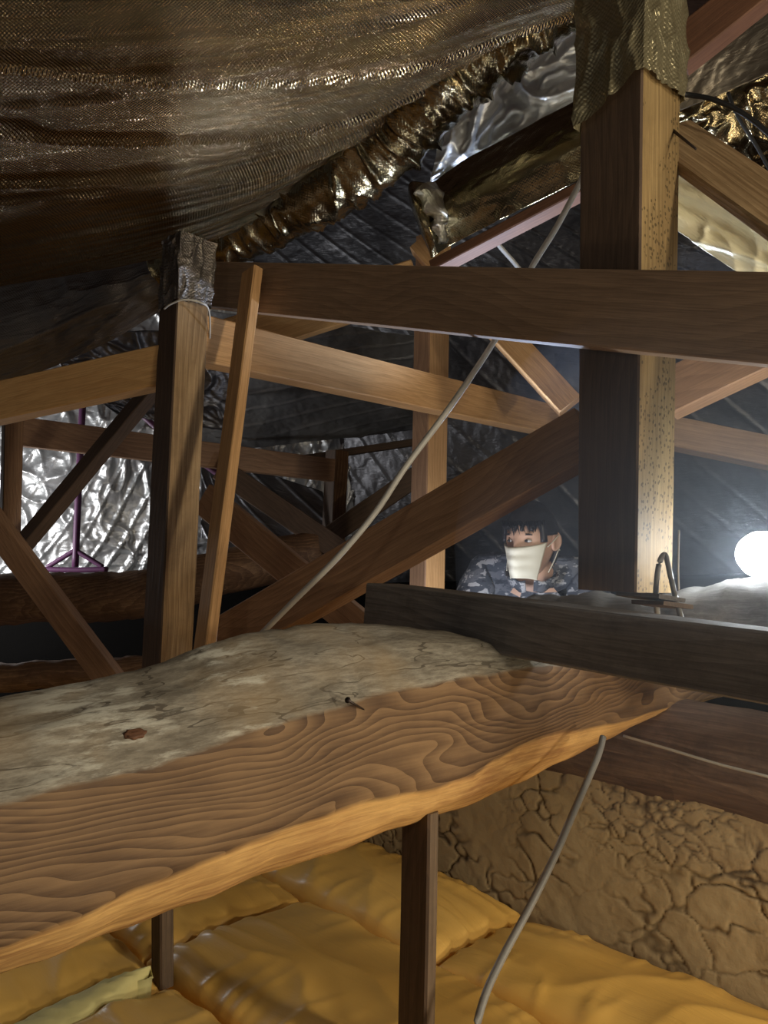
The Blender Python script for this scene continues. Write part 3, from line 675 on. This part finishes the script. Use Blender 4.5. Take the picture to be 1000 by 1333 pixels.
patch('wall_front', [[(-300, 760, 3.9), (400, 760, 4.3), (1200, 740, 3.2)], [(-300, 860, 3.8), (400, 850, 4.2), (1200, 840, 3.1)], [(-300, 1000, 3.8), (400, 980, 4.2), (1200, 960, 3.1)]],
      60, 30, M_shade_black, lambda U, V, u, v: .01*fb(U*3, V*3, 2), kind='structure')

# ------------------------------------------------------------------ purple steel brace on the far wall
pt = empty('purple_strut', P(99, 735, 3.7)); tag(pt, 'purple painted steel strut with a splayed foot in front of the bright foil wall', 'strut')
bpy.context.view_layer.update()
tube('bar', [P(108, 520, 3.7), P(103, 620, 3.7), P(98, 738, 3.7)], .016, M_purple, pt, nseg=10)
for q in ((62, 738), (134, 738)):
    tube('foot', [P(98, 716, 3.7), P((98+q[0])/2, 727, 3.7), P(q[0], q[1], 3.7)], .012, M_purple, pt, nseg=8)
tube('base', [P(58, 741, 3.68), P(98, 742, 3.68), P(140, 741, 3.68)], .013, M_purple, pt, nseg=8)
tube('purple_rod', [P(165, 520, 3.6), P(215, 566, 3.6), P(330, 650, 3.6), P(425, 712, 3.6)], .014, M_purple, None, 'purple rod slanting down right behind the left post', 'rod')

# ------------------------------------------------------------------ insulation batts
m, nt, bs = newmat('batt_film')
v = mapping(nt); n1 = noise_n(nt, v, 3, 4); mp2 = nt.nodes.new('ShaderNodeMapping'); nt.links.new(v, mp2.inputs[0]); mp2.inputs['Scale'].default_value = (5, 34, 20)
n2 = noise_n(nt, mp2.outputs[0], 1, 5, .6, .8)
c = ramp(nt, n1.outputs[0], [(.3, (.72, .42, .09)), (.7, (.86, .54, .15))])
nt.links.new(c, bs.inputs['Base Color']); bs.inputs['Roughness'].default_value = .40; bs.inputs['Specular IOR Level'].default_value = .4
bump(nt, bs, n2.outputs[0], .35, .006); M_batt = m
M_wool = plain('glass_wool', (.84, .76, .34), .95, nscale=25, var=.3, bumpy=.8)
ZI = CZ-.70
def batt(name, u0, u1, v0, v1, seed, label, res=70):
    g = .006; u0 += g; u1 -= g; v0 += g; v1 -= g
    nu = max(12, int((u1-u0)*res/.5)); nv = max(10, int((v1-v0)*res/.45)); verts = []
    for j in range(nv+1):
        for i in range(nu+1):
            a, b = i/nu, j/nv; x, y = 2*a-1, 2*b-1
            e = (1-abs(x)**3.2)*(1-abs(y)**3.0); hh = max(0, e)**.45
            U, V = u0+(u1-u0)*a, v0+(v1-v0)*b
            # creases radiating from the seams, fading to the middle
            cre = ridge(noise.noise(Vector((U*16, V*2.2, seed)))*2.1)*abs(y)**2*.018 + ridge(noise.noise(Vector((U*2.5+V*3, V*15, seed+4)))*2.1)*abs(x)**2*.022
            cre += ridge(noise.noise(Vector((U*3.0+V*5, V*6-U*3, seed+9)))*2)*.014
            z = ZI-.035+.05*hh+.012*noise.noise(Vector((U*2.5, V*2.5, seed)))+cre*.6*hh**.5
            verts.append(UD*U+VD*V+Vector((0, 0, z)))
    faces = [(j*(nu+1)+i, j*(nu+1)+i+1, (j+1)*(nu+1)+i+1, (j+1)*(nu+1)+i) for j in range(nv) for i in range(nu)]
    n0 = len(verts); rim = [i for i in range(nu+1)]+[j*(nu+1)+nu for j in range(1, nv+1)]+[nv*(nu+1)+i for i in range(nu-1, -1, -1)]+[j*(nu+1) for j in range(nv-1, 0, -1)]
    for k in rim: verts.append(Vector((verts[k].x, verts[k].y, .005)))
    R = len(rim); faces += [(rim[k], n0+k, n0+(k+1) % R, rim[(k+1) % R]) for k in range(R)]+[tuple(range(n0, n0+R))[::-1]]
    me = bpy.data.meshes.new(name); me.from_pydata(verts, [], faces); me.update()
    M = Matrix.Rotation(math.radians(-45), 4, 'Z'); M.translation = UD*u0+VD*v0
    bm = bmesh.new(); bm.from_mesh(me); bmesh.ops.recalc_face_normals(bm, faces=bm.faces[:]); bm.to_mesh(me); bm.free()
    o = link(name, me, M_batt, None, True, M=M)
    if label: tag(o, label, 'insulation')
    return o
strips = [(1.115, 1.425, [-2.6, -1.75, -.95, -.25, .6], ['third', 'a', 'b', 'c']), (.735, 1.115, [-2.9, -2.1, -1.31, -.55, .2], []), (.355, .735, [-2.8, -1.98, -1.2, -.45, .3], []), (-.03, .355, [-2.6, -1.8, -1.05, -.3], []), (-.42, -.03, [-2.9, -2.1, -1.4, -.6], [])]
BL = {(0, 0): 'orange batt at the far end of the row along the mud wall', (0, 1): 'orange insulation batt against the mud wall just right of the hanging strut',
      (0, 2): 'orange insulation batt under the mud wall at the bottom right corner', (0, 3): 'orange batt along the mud wall mostly beyond the right picture edge',
      (1, 0): 'orange batt hidden far under the hewn log, second row from the wall', (1, 1): 'orange batt just emerging under the hewn log left of the hanging strut',
      (1, 2): 'broad orange insulation batt at bottom centre, mostly left of the hanging strut', (1, 3): 'orange batt at the bottom edge between strut and loose grey cable',
      (2, 0): 'orange batt in the dark beyond the hewn log, third row from the wall', (2, 1): 'orange batt behind the short stub strut, above the split in the film',
      (2, 2): 'rounded orange batt in front of the short stub strut, bottom left', (2, 3): 'orange batt below the bottom edge, third row from the wall',
      (3, 0): 'orange batt far back in the fourth row from the wall', (3, 1): 'orange batt at the left bottom corner of the picture', (3, 2): 'orange batt just outside the bottom left corner',
      (4, 0): 'orange batt furthest back in the leftmost row', (4, 1): 'orange batt in the leftmost row behind the hewn log', (4, 2): 'orange batt in the leftmost row nearest the camera'}
for si, (v0, v1, us, _) in enumerate(strips):
    for k in range(len(us)-1):
        if (si, k) in ((3, 2), (2, 3), (4, 2)): continue
        batt('insulation_batt', us[k], us[k+1], v0, v1, si*7+k*3.3, BL[(si, k)], res=70 if si < 4 else 30)
k = 0
for (v0, v1) in ((-.42, -.03), (-.03, .355), (.355, .735), (.735, 1.115), (1.115, 1.425)):
    pass
# torn film showing yellow wool between two batts
def wool():
    bm = bmesh.new(); n = 30; m_ = 8; g = []
    for i in range(n+1):
        a = i/n; V = .37+(.70-.37)*a; w = .045*math.sin(math.pi*(.12+.85*a))+.008*noise.noise(Vector((a*8, 1, 1))); row = []
        for j in range(m_+1):
            b = j/m_*2-1; U = -1.20+.02*math.sin(a*5)+b*w
            z = ZI-.004+.012*(1-b*b)+.008*noise.noise(Vector((a*20, b*4, 2)))
            row.append(bm.verts.new(UD*U+VD*V+Vector((0, 0, z-.05*(abs(b) > .99)))))
        g.append(row)
    for i in range(n):
        for j in range(m_): bm.faces.new((g[i][j], g[i][j+1], g[i+1][j+1], g[i+1][j]))
    bmesh.ops.recalc_face_normals(bm, faces=bm.faces[:])
    o = link('glass_wool_strip', bm, M_wool, None, True); s = o.modifiers.new('s', 'SOLIDIFY'); s.thickness = .02; s.offset = -1
    tag(o, 'pale yellow glass wool showing through a split between two batts at bottom left', 'insulation')
wool()

# ------------------------------------------------------------------ cables, wires, small iron
tube('white_cable', [P(762, 222, 1.40), P(755, 238, 1.41), P(725, 295, 1.42), P(694, 345, 1.43), P(668, 395, 1.45), P(646, 440, 1.43), P(588, 527, 1.36), P(530, 605, 1.33), P(488, 668, 1.33), P(440, 725, 1.33), P(380, 785, 1.38), P(318, 848, 1.46), P(290, 880, 1.46)], .0056, M_cable,
     label='white cable running diagonally from behind the thick post down across the long brace', nseg=10)
tube('grey_cable', [P(785, 960, 1.18), P(778, 985, 1.15), P(750, 1050, 1.10), P(722, 1115, 1.06), P(690, 1180, 1.03), P(655, 1245, 1.0), P(632, 1295, .98), P(618, 1350, .96), P(612, 1420, .96)], .0052, M_cable2,
     label='loose grey cable hanging from the hewn log in front of the mud wall', nseg=10)
tube('thin_wire', [P(812, 958, 1.47), P(870, 975, 1.40), P(940, 996, 1.33), P(1010, 1014, 1.26), P(1100, 1045, 1.2)], .0026, M_cable, label='thin pale wire lying along the front of the dark wall log', cat='wire')
tube('black_cable', [P(884, 122, 1.24), P(900, 124, 1.24), P(930, 130, 1.22), P(968, 148, 1.2), P(1010, 182, 1.18), P(1080, 250, 1.15)], .0042, M_black, label='black cable arching from the thick post head to the right edge', nseg=8)
tube('black_wire', [P(948, 120, 1.5), P(960, 150, 1.5), P(985, 190, 1.5), P(1010, 235, 1.5)], .0035, M_black, label='thinner black wire dropping behind the black cable at the right edge', cat='wire')
tube('white_wire', [P(636, 302, 2.2), P(652, 322, 2.2), P(676, 350, 2.2), P(700, 385, 2.2)], .007, M_cable, label='short pale wire seen above the rail between orange brace and white cable', cat='wire')
nail(P(868, 163, 1.20), P(906, 194, 1.13), .0028, label='rusty iron spike driven through the tan side of the thick post', head=False, name='iron_spike')
tube('wire_loop', [P(856, 800, 1.15), P(854, 770, 1.13), P(858, 735, 1.13), P(866, 722, 1.14), P(872, 745, 1.12), P(880, 780, 1.10), P(888, 808, 1.08)], .0042, M_cable2, label='bent grey wire loop leaning on the foot of the thick post', cat='wire')
tube('thin_wire', [P(884, 690, 1.16), P(883, 740, 1.15), P(884, 768, 1.15)], .0015, M_cable, label='thin pale wire hanging down the right edge of the thick post', cat='wire')
nail(P(747, 358, 1.268), P(757, 359, 1.255), .0022, label='small nail head in the rail board above the long brace', head=True)
for i, (a, b, lab) in enumerate((((802, 772, 1.16), (858, 776, 1.08), 'upper thin wooden shim at the foot of the thick post'), ((822, 783, 1.14), (864, 785, 1.07), 'lower thin wooden shim beside the wire loop'))):
    member('wooden_shim', a, b, 6, 6, .05, (-.70, -.71, .1), M_strut if i else M_grey, lab, 'shim')
for i, (x0, y0, x1, y1) in enumerate(((236, 392, 273, 402), )):
    tube('twine', [P(214, 402, 1.69), P(222, 396, 1.675), P(240, 390, 1.66), P(262, 394, 1.68), P(272, 405, 1.72), P(273, 440, 1.76), P(268, 470, 1.78)], .002, M_tie, label='pale twine tied round the left post just under its foil wrap', cat='twine')

# ------------------------------------------------------------------ work lamp
m, nt, bs = newmat('bulb_glass'); bs.inputs['Base Color'].default_value = (1, 1, 1, 1)
bs.inputs['Emission Color'].default_value = (.86, .94, 1.0, 1); bs.inputs['Emission Strength'].default_value = 42; M_bulb = m
LP = P(991, 722, 1.25)
lt = empty('work_lamp', LP+Vector((0, 0, -.05))); tag(lt, 'glaring bluish white work lamp standing on the grey log at the right edge', 'lamp')
bpy.context.view_layer.update()
def lathe(name, c, axis, prof, mat, parent, seg=28):
    bm = bmesh.new(); rings = []; q = axis.to_track_quat('Z', 'Y').to_matrix()
    for (z, r) in prof:
        rings.append([bm.verts.new(c+q@Vector((r*math.cos(2*math.pi*k/seg), r*math.sin(2*math.pi*k/seg), z))) for k in range(seg)])
    for a, b in zip(rings, rings[1:]):
        for k in range(seg): bm.faces.new((a[k], a[(k+1) % seg], b[(k+1) % seg], b[k]))
    bm.faces.new(rings[0][::-1]); bm.faces.new(rings[-1]); bmesh.ops.recalc_face_normals(bm, faces=bm.faces[:])
    return link(name, bm, mat, parent, True)
AX = Vector((.93, .30, -.06)).normalized()
lathe('bulb', LP, AX, [(-.038, .004), (-.036, .014), (-.028, .026), (-.012, .036), (.004, .038), (.02, .034), (.034, .025), (.044, .018)], M_bulb, lt)
lathe('socket', LP, AX, [(.044, .020), (.050, .024), (.085, .024), (.09, .018), (.17, .016), (.175, .010)], M_black, lt)
lathe('base', LP+Vector((.07, .02, -.036)), Vector((0, 0, 1)), [(-.004, .045), (.003, .045), (.006, .02), (.020, .010), (.022, .006)], M_black, lt)
tube('cord', [LP+AX*.17, LP+AX*.22+Vector((0, 0, -.02)), LP+AX*.30+Vector((0, .05, -.06)), LP+AX*.5+Vector((0, .1, -.08))], .004, M_black, lt)

# ------------------------------------------------------------------ person
def skinned(nodes, edges, subdiv=2):
    """nodes: name -> (Vector, radius); returns a mesh grown with the Skin modifier, rooted at the first node"""
    names = list(nodes); idx = {k: i for i, k in enumerate(names)}
    me = bpy.data.meshes.new('sk'); me.from_pydata([nodes[k][0] for k in names], [(idx[a], idx[b]) for a, b in edges], []); me.update()
    o = bpy.data.objects.new('sk', me); COL.objects.link(o)
    o.modifiers.new('skin', 'SKIN'); ss = o.modifiers.new('sub', 'SUBSURF'); ss.levels = subdiv
    for i, k in enumerate(names):
        r = nodes[k][1]; me.skin_vertices[0].data[i].radius = (r, r) if isinstance(r, (int, float)) else r
    me.skin_vertices[0].data[0].use_root = True
    dg = bpy.context.evaluated_depsgraph_get(); dg.update()
    out = bpy.data.meshes.new_from_object(o.evaluated_get(dg)); bpy.data.objects.remove(o); return out
m, nt, bs = newmat('camouflage_cloth'); v = mapping(nt)
mp3 = nt.nodes.new('ShaderNodeMapping'); nt.links.new(v, mp3.inputs[0]); mp3.inputs['Scale'].default_value = (1, 1, 1.8)
na = noise_n(nt, mp3.outputs[0], 16, 3, .6, .4); nb = noise_n(nt, mp3.outputs[0], 27, 3, .6, .4); nc = noise_n(nt, v, 60, 5)
c = mixc(nt, math_n(nt, 'GREATER_THAN', na.outputs[0], .50), (.055, .065, .085), (.12, .13, .155))
c = mixc(nt, math_n(nt, 'GREATER_THAN', nb.outputs[0], .58), c, (.40, .41, .43))
c = mixc(nt, math_n(nt, 'LESS_THAN', nb.outputs[0], .40), c, (.025, .03, .045))
nt.links.new(c, bs.inputs['Base Color']); bs.inputs['Roughness'].default_value = .8; bump(nt, bs, nc.outputs[0], .4, .004); M_camo = m
M_skin = plain('skin', (.62, .38, .26), .5, nscale=30, var=.12)
M_hair = plain('black_hair', (.022, .020, .022), .4, nscale=200, var=.5, bumpy=.6)
M_mask = plain('white_mask_cloth', (.80, .77, .62), .8, nscale=60, var=.06)
M_eyew = plain('eye_white', (.7, .68, .64), .3); M_trouser = plain('dark_trousers', (.03, .035, .05), .85)
HD = P(692, 704, 2.45); YAW = math.radians(-16); HM = Matrix.Rotation(math.radians(-24), 4, 'Z')@Matrix.Rotation(math.radians(7), 4, 'X')
def body_person():
    # local frame: person faces -Y, origin at the head centre
    z0 = ZI+.0-HD.z                                     # top of the insulation below
    nd = {'pelvis': (Vector((0.0, .20, z0+.20)), (.15, .12)), 'waist': (Vector((0, .17, z0+.34)), (.135, .11)), 'chest': (Vector((.0, .17, -.27)), (.165, .12)), 'sho': (Vector((0, .15, -.14)), (.12, .085)), 'neck': (Vector((0, .085, -.10)), .058), 'skull': (Vector((0, .03, -.05)), .05),
          'shr': (Vector((-.165, .13, -.105)), .078), 'elr': (Vector((-.24, -.04, -.36)), .060), 'wrr': (Vector((-.17, -.24, -.52)), .032), 'pmr': (Vector((-.15, -.32, -.53)), (.038, .018)),
          'shl': (Vector((.165, .13, -.105)), .078), 'ell': (Vector((.24, -.04, -.36)), .060), 'wrl': (Vector((.17, -.24, -.52)), .032), 'pml': (Vector((.15, -.32, -.53)), (.038, .018)),
          'hipr': (Vector((-.10, .18, z0+.17)), .095), 'knr': (Vector((-.16, -.22, z0+.13)), .068), 'anr': (Vector((-.12, .16, z0+.055)), .045), 'tor': (Vector((-.11, .30, z0+.04)), .035),
          'hipl': (Vector((.10, .18, z0+.17)), .095), 'knl': (Vector((.16, -.22, z0+.13)), .068), 'anl': (Vector((.12, .16, z0+.055)), .045), 'tol': (Vector((.11, .30, z0+.04)), .035)}
    ed = [('pelvis', 'waist'), ('waist', 'chest'), ('chest', 'sho'), ('sho', 'neck'), ('neck', 'skull'), ('sho', 'shr'), ('shr', 'elr'), ('elr', 'wrr'), ('wrr', 'pmr'), ('sho', 'shl'), ('shl', 'ell'), ('ell', 'wrl'), ('wrl', 'pml'),
          ('pelvis', 'hipr'), ('hipr', 'knr'), ('knr', 'anr'), ('anr', 'tor'), ('pelvis', 'hipl'), ('hipl', 'knl'), ('knl', 'anl'), ('anl', 'tol')]
    me = skinned(nd, ed, 2)
    bm = bmesh.new(); bm.from_mesh(me)
    # cloth folds, and material zones by height and reach
    for v_ in bm.verts:
        p = v_.co
        if (p.z < -.17 or p.y > .085 or abs(p.x) > .06) and p.y > -.26: v_.co += v_.normal*(.006*noise.noise(p*14)+.006*ridge(noise.noise(Vector((p.x*8, p.y*8, p.z*17)))*2))
    for f in bm.faces:
        c = f.calc_center_median()
        f.material_index = 0 if ((abs(c.x) < .06 and c.y < .085 and c.z > -.17) or (c.y < -.245 and c.z > z0+.3)) else (2 if c.z < z0+.30 and abs(c.y) < 9 and c.z < -.5 else 1)
        f.smooth = True
    # fingers
    for sx in (-1, 1):
        base = Vector((sx*.15, -.33, -.53))
        for k in range(5):
            off = (k-1.5)*.019 if k < 4 else sx*-.03; L = (.062, .072, .068, .052, .045)[k]
            a = base+Vector((off, .0 if k < 4 else .03, 0)); dr = Vector((0 if k < 4 else -sx*.7, -1, 0)).normalized()
            fm = skinned({'a': (a, .0095), 'b': (a+dr*L*.5, .0088), 'c': (a+dr*L*.85+Vector((0, 0, -.012)), .008), 'd': (a+dr*L+Vector((0, 0, -.028)), .0068)}, [('a', 'b'), ('b', 'c'), ('c', 'd')], 1)
            for pp in fm.polygons: pp.material_index = 0; pp.use_smooth = True
            bm.from_mesh(fm)
    # head
    hb = bmesh.new(); bmesh.ops.create_uvsphere(hb, u_segments=56, v_segments=40, radius=1)
    g = lambda x, c, w: math.exp(-((x-c)/w)**2)
    for v_ in hb.verts:
        x, y, z = v_.co; X, Y, Z = x*.074, y*.092, z*.114
        if z < 0: X *= 1-.30*(-z)**1.4; Y = Y*(1-.14*(-z)) - (.006*(-z) if y < 0 else -.012*z*0)
        if z < 0 and y > 0: Y *= 1-.35*(-z)
        if y < 0:
            fr = max(0, -y)
            Y -= fr*(.024*g(X, 0, .011)*g(Z, -.022, .018)+.008*g(X, 0, .010)*g(Z, .0, .018))   # nose
            Y += fr*(.009*g(abs(X), .031, .014)*g(Z, .008, .013))                              # eye sockets
            Y -= fr*(.004*g(abs(X), .028, .020)*g(Z, .028, .008)+.004*g(X, 0, .022)*g(Z, -.056, .008)+.005*g(X, 0, .02)*g(Z, -.093, .014))
            Y += fr*.004*g(X, 0, .024)*g(Z, -.0635, .003)
        v_.co = (X, Y, Z)
    for f in hb.faces: f.material_index = 0; f.smooth = True
    for sx in (-1, 1):                                     # ears: a rim around a hollow
        e = bmesh.new(); bmesh.ops.create_uvsphere(e, u_segments=20, v_segments=14, radius=1)
        for v_ in e.verts:
            x, y, z = v_.co; r = math.hypot(y, z); dent = .55*math.exp(-(r/.55)**2) if x*sx > 0 else 0
            v_.co = (sx*(.076+.010*(x*sx)*(1-dent*1.6))+sx*.012*max(0, y), .012+y*.020+z*.004, -.004+z*.033*(1 if z > 0 else .85))
        for f in e.faces: f.material_index = 0; f.smooth = True
        t_ = bpy.data.meshes.new('e'); e.to_mesh(t_); e.free(); hb.from_mesh(t_)
    t_ = bpy.data.meshes.new('h'); hb.to_mesh(t_); hb.free(); t_.transform(HM); bm.from_mesh(t_)
    out = bpy.data.meshes.new('person'); bm.to_mesh(out); bm.free()
    for x in (M_skin, M_camo, M_trouser): out.materials.append(x)
    o = bpy.data.objects.new('person', out); COL.objects.link(o)
    o.matrix_world = Matrix.Translation(HD)@Matrix.Rotation(YAW, 4, 'Z')
    tag(o, 'person in a grey camouflage jacket and white mask crouching behind the grey plank, looking left', 'person')
    bpy.context.view_layer.update()
    def child(name, bm_, mat, lab=None):
        me_ = bpy.data.meshes.new(name); bm_.to_mesh(me_); bm_.free(); me_.materials.append(mat)
        if name != 'collar': me_.transform(HM)
        for p in me_.polygons: p.use_smooth = True
        c = bpy.data.objects.new(name, me_); COL.objects.link(c); c.parent = o
        if lab: c['label'] = lab
        return c
    # hair cap with a ragged fringe
    h = bmesh.new(); bmesh.ops.create_uvsphere(h, u_segments=64, v_segments=40, radius=1)
    dele = []
    for v_ in h.verts:
        x, y, z = v_.co; a = math.atan2(x, -y); fringe = .34+.12*math.sin(a*17)+.06*noise.noise(Vector((a*9, 0, 0)))
        lim = fringe if abs(a) < .95 else (-.05 if abs(a) < 1.25 else (.12 if abs(a) < 1.75 else -.62))
        k = 1.10+.03*noise.noise(Vector((x*6, y*6, z*6)))+.03*max(0, z)
        v_.co = (x*.078*k, y*.096*k, z*.116*(k-.01))
        if z < lim: dele.append(v_)
    bmesh.ops.delete(h, geom=dele, context='VERTS')
    hc = child('hair', h, M_hair, 'short black hair with ragged fringe'); s = hc.modifiers.new('s', 'SOLIDIFY'); s.thickness = .012; s.offset = -1
    h = bmesh.new(); rnd = random.Random(3)
    for i in range(46):
        a = -1.1+2.2*i/45+rnd.uniform(-.03, .03); r0 = Vector((math.sin(a)*.080, -math.cos(a)*.098, .060)); L = rnd.uniform(.020, .042)
        tip = r0+Vector((rnd.uniform(-.012, .012), .004, -L)); w = Vector((math.cos(a), math.sin(a), 0))*.0045
        out_ = Vector((math.sin(a), -math.cos(a), 0))*.005
        vs = [h.verts.new(p) for p in (r0-w, r0+w, r0+out_+Vector((0, 0, .01)), tip)]
        for t3 in ((0, 1, 3), (1, 2, 3), (2, 0, 3), (0, 2, 1)): h.faces.new([vs[q] for q in t3])
    child('fringe', h, M_hair)
    # eyes and brows
    for sx in (-1, 1):
        e = bmesh.new(); bmesh.ops.create_uvsphere(e, u_segments=16, v_segments=12, radius=.0115, matrix=Matrix.Translation((sx*.031, -.0735, .006)))
        for v_ in e.verts: v_.co.z = .006+(v_.co.z-.006)*.55
        eo = child('eye', e, M_eyew)
        e = bmesh.new(); bmesh.ops.create_uvsphere(e, u_segments=12, v_segments=8, radius=.0058, matrix=Matrix.Translation((sx*.031-.002, -.0825, .006)))
        for v_ in e.verts: v_.co.z = .006+(v_.co.z-.006)*.8
        po = child('iris', e, M_hair); po.parent = eo
        e = bmesh.new(); bmesh.ops.create_cube(e, size=1)
        bmesh.ops.subdivide_edges(e, edges=e.edges[:], cuts=4)
        for v_ in e.verts:
            x, y, z = v_.co; v_.co = (sx*.032+x*.030, -.0835+.05*x*x*.3+y*.006, .0265+z*.006*(1-abs(x))-.02*x*x*.4)
        child('eyebrow', e, M_hair)
    # pleated mask
    h = bmesh.new(); g2 = []; n = 34; mm = 22
    for j in range(mm+1):
        row = []
        b = j/mm
        for i in range(n+1):
            a = -1.22+2.44*i/n; wide = 1-.22*b*abs(a)/1.22; a2 = a*wide
            rz = -.012-.096*b+.010*(abs(a)/1.22)**2*(1-2*b)
            rad_x, rad_y = .078-.022*b, .094+.022*math.exp(-(a/.45)**2)*math.sin(math.pi*(.22+.6*b))+.003*math.sin(b*math.pi*6)*math.exp(-(a/.9)**4)
            row.append(h.verts.new((math.sin(a2)*rad_x, -math.cos(a2)*rad_y-.004, rz)))
        g2.append(row)
    for j in range(mm):
        for i in range(n): h.faces.new((g2[j][i], g2[j][i+1], g2[j+1][i+1], g2[j+1][i]))
    bmesh.ops.recalc_face_normals(h, faces=h.faces[:])
    mk = child('face_mask', h, M_mask, 'white pleated face mask'); s = mk.modifiers.new('s', 'SOLIDIFY'); s.thickness = .003; s.offset = 0
    for sx in (-1, 1):
        for (za, zb) in ((-.016, .016), (-.095, -.028)):
            pts = [Vector((sx*.074, -.034, za)), Vector((sx*.083, -.012, (za+zb)/2)), Vector((sx*.088, .012, zb)), Vector((sx*.082, .032, zb-.004))]
            t2 = tube('ear_loop', [HM@p_ for p_ in pts], .0016, M_mask, None, nseg=6); t2.parent = mk
    # collar
    h = bmesh.new(); rr = []
    for j in range(5):
        b = j/4; rr.append([h.verts.new(((.072+.016*b)*math.sin(2*math.pi*i/40), .048+(.066+.018*b)*-math.cos(2*math.pi*i/40), -.135+.035*b-.03*max(0, math.cos(2*math.pi*i/40))+.004*math.sin(i*1.3))) for i in range(40)])
    for a, b in zip(rr, rr[1:]):
        for i in range(40):
            if i in (39, 0): continue
            h.faces.new((a[i], a[(i+1) % 40], b[(i+1) % 40], b[i]))
    cl = child('collar', h, M_camo); s = cl.modifiers.new('s', 'SOLIDIFY'); s.thickness = .006
    return o
body_person()

# ------------------------------------------------------------------ lens glow around the lamp, built as a ball of scattering haze
m = bpy.data.materials.new('lens_glow_haze'); m.use_nodes = True; nt = m.node_tree; nt.nodes.clear()
ou = nt.nodes.new('ShaderNodeOutputMaterial'); vs = nt.nodes.new('ShaderNodeVolumeScatter'); vs.inputs['Density'].default_value = .20; vs.inputs['Anisotropy'].default_value = .45
vs.inputs['Color'].default_value = (.80, .88, 1, 1); nt.links.new(vs.outputs[0], ou.inputs['Volume'])
bm = bmesh.new(); bmesh.ops.create_uvsphere(bm, u_segments=32, v_segments=20, radius=.50)
o = link('lens_glow_haze', bm, m, None, True); o.matrix_world = Matrix.Translation(LP)
tag(o, 'faint bluish lens glow around the work lamp, added as a ball of haze', 'haze', kind='stuff')
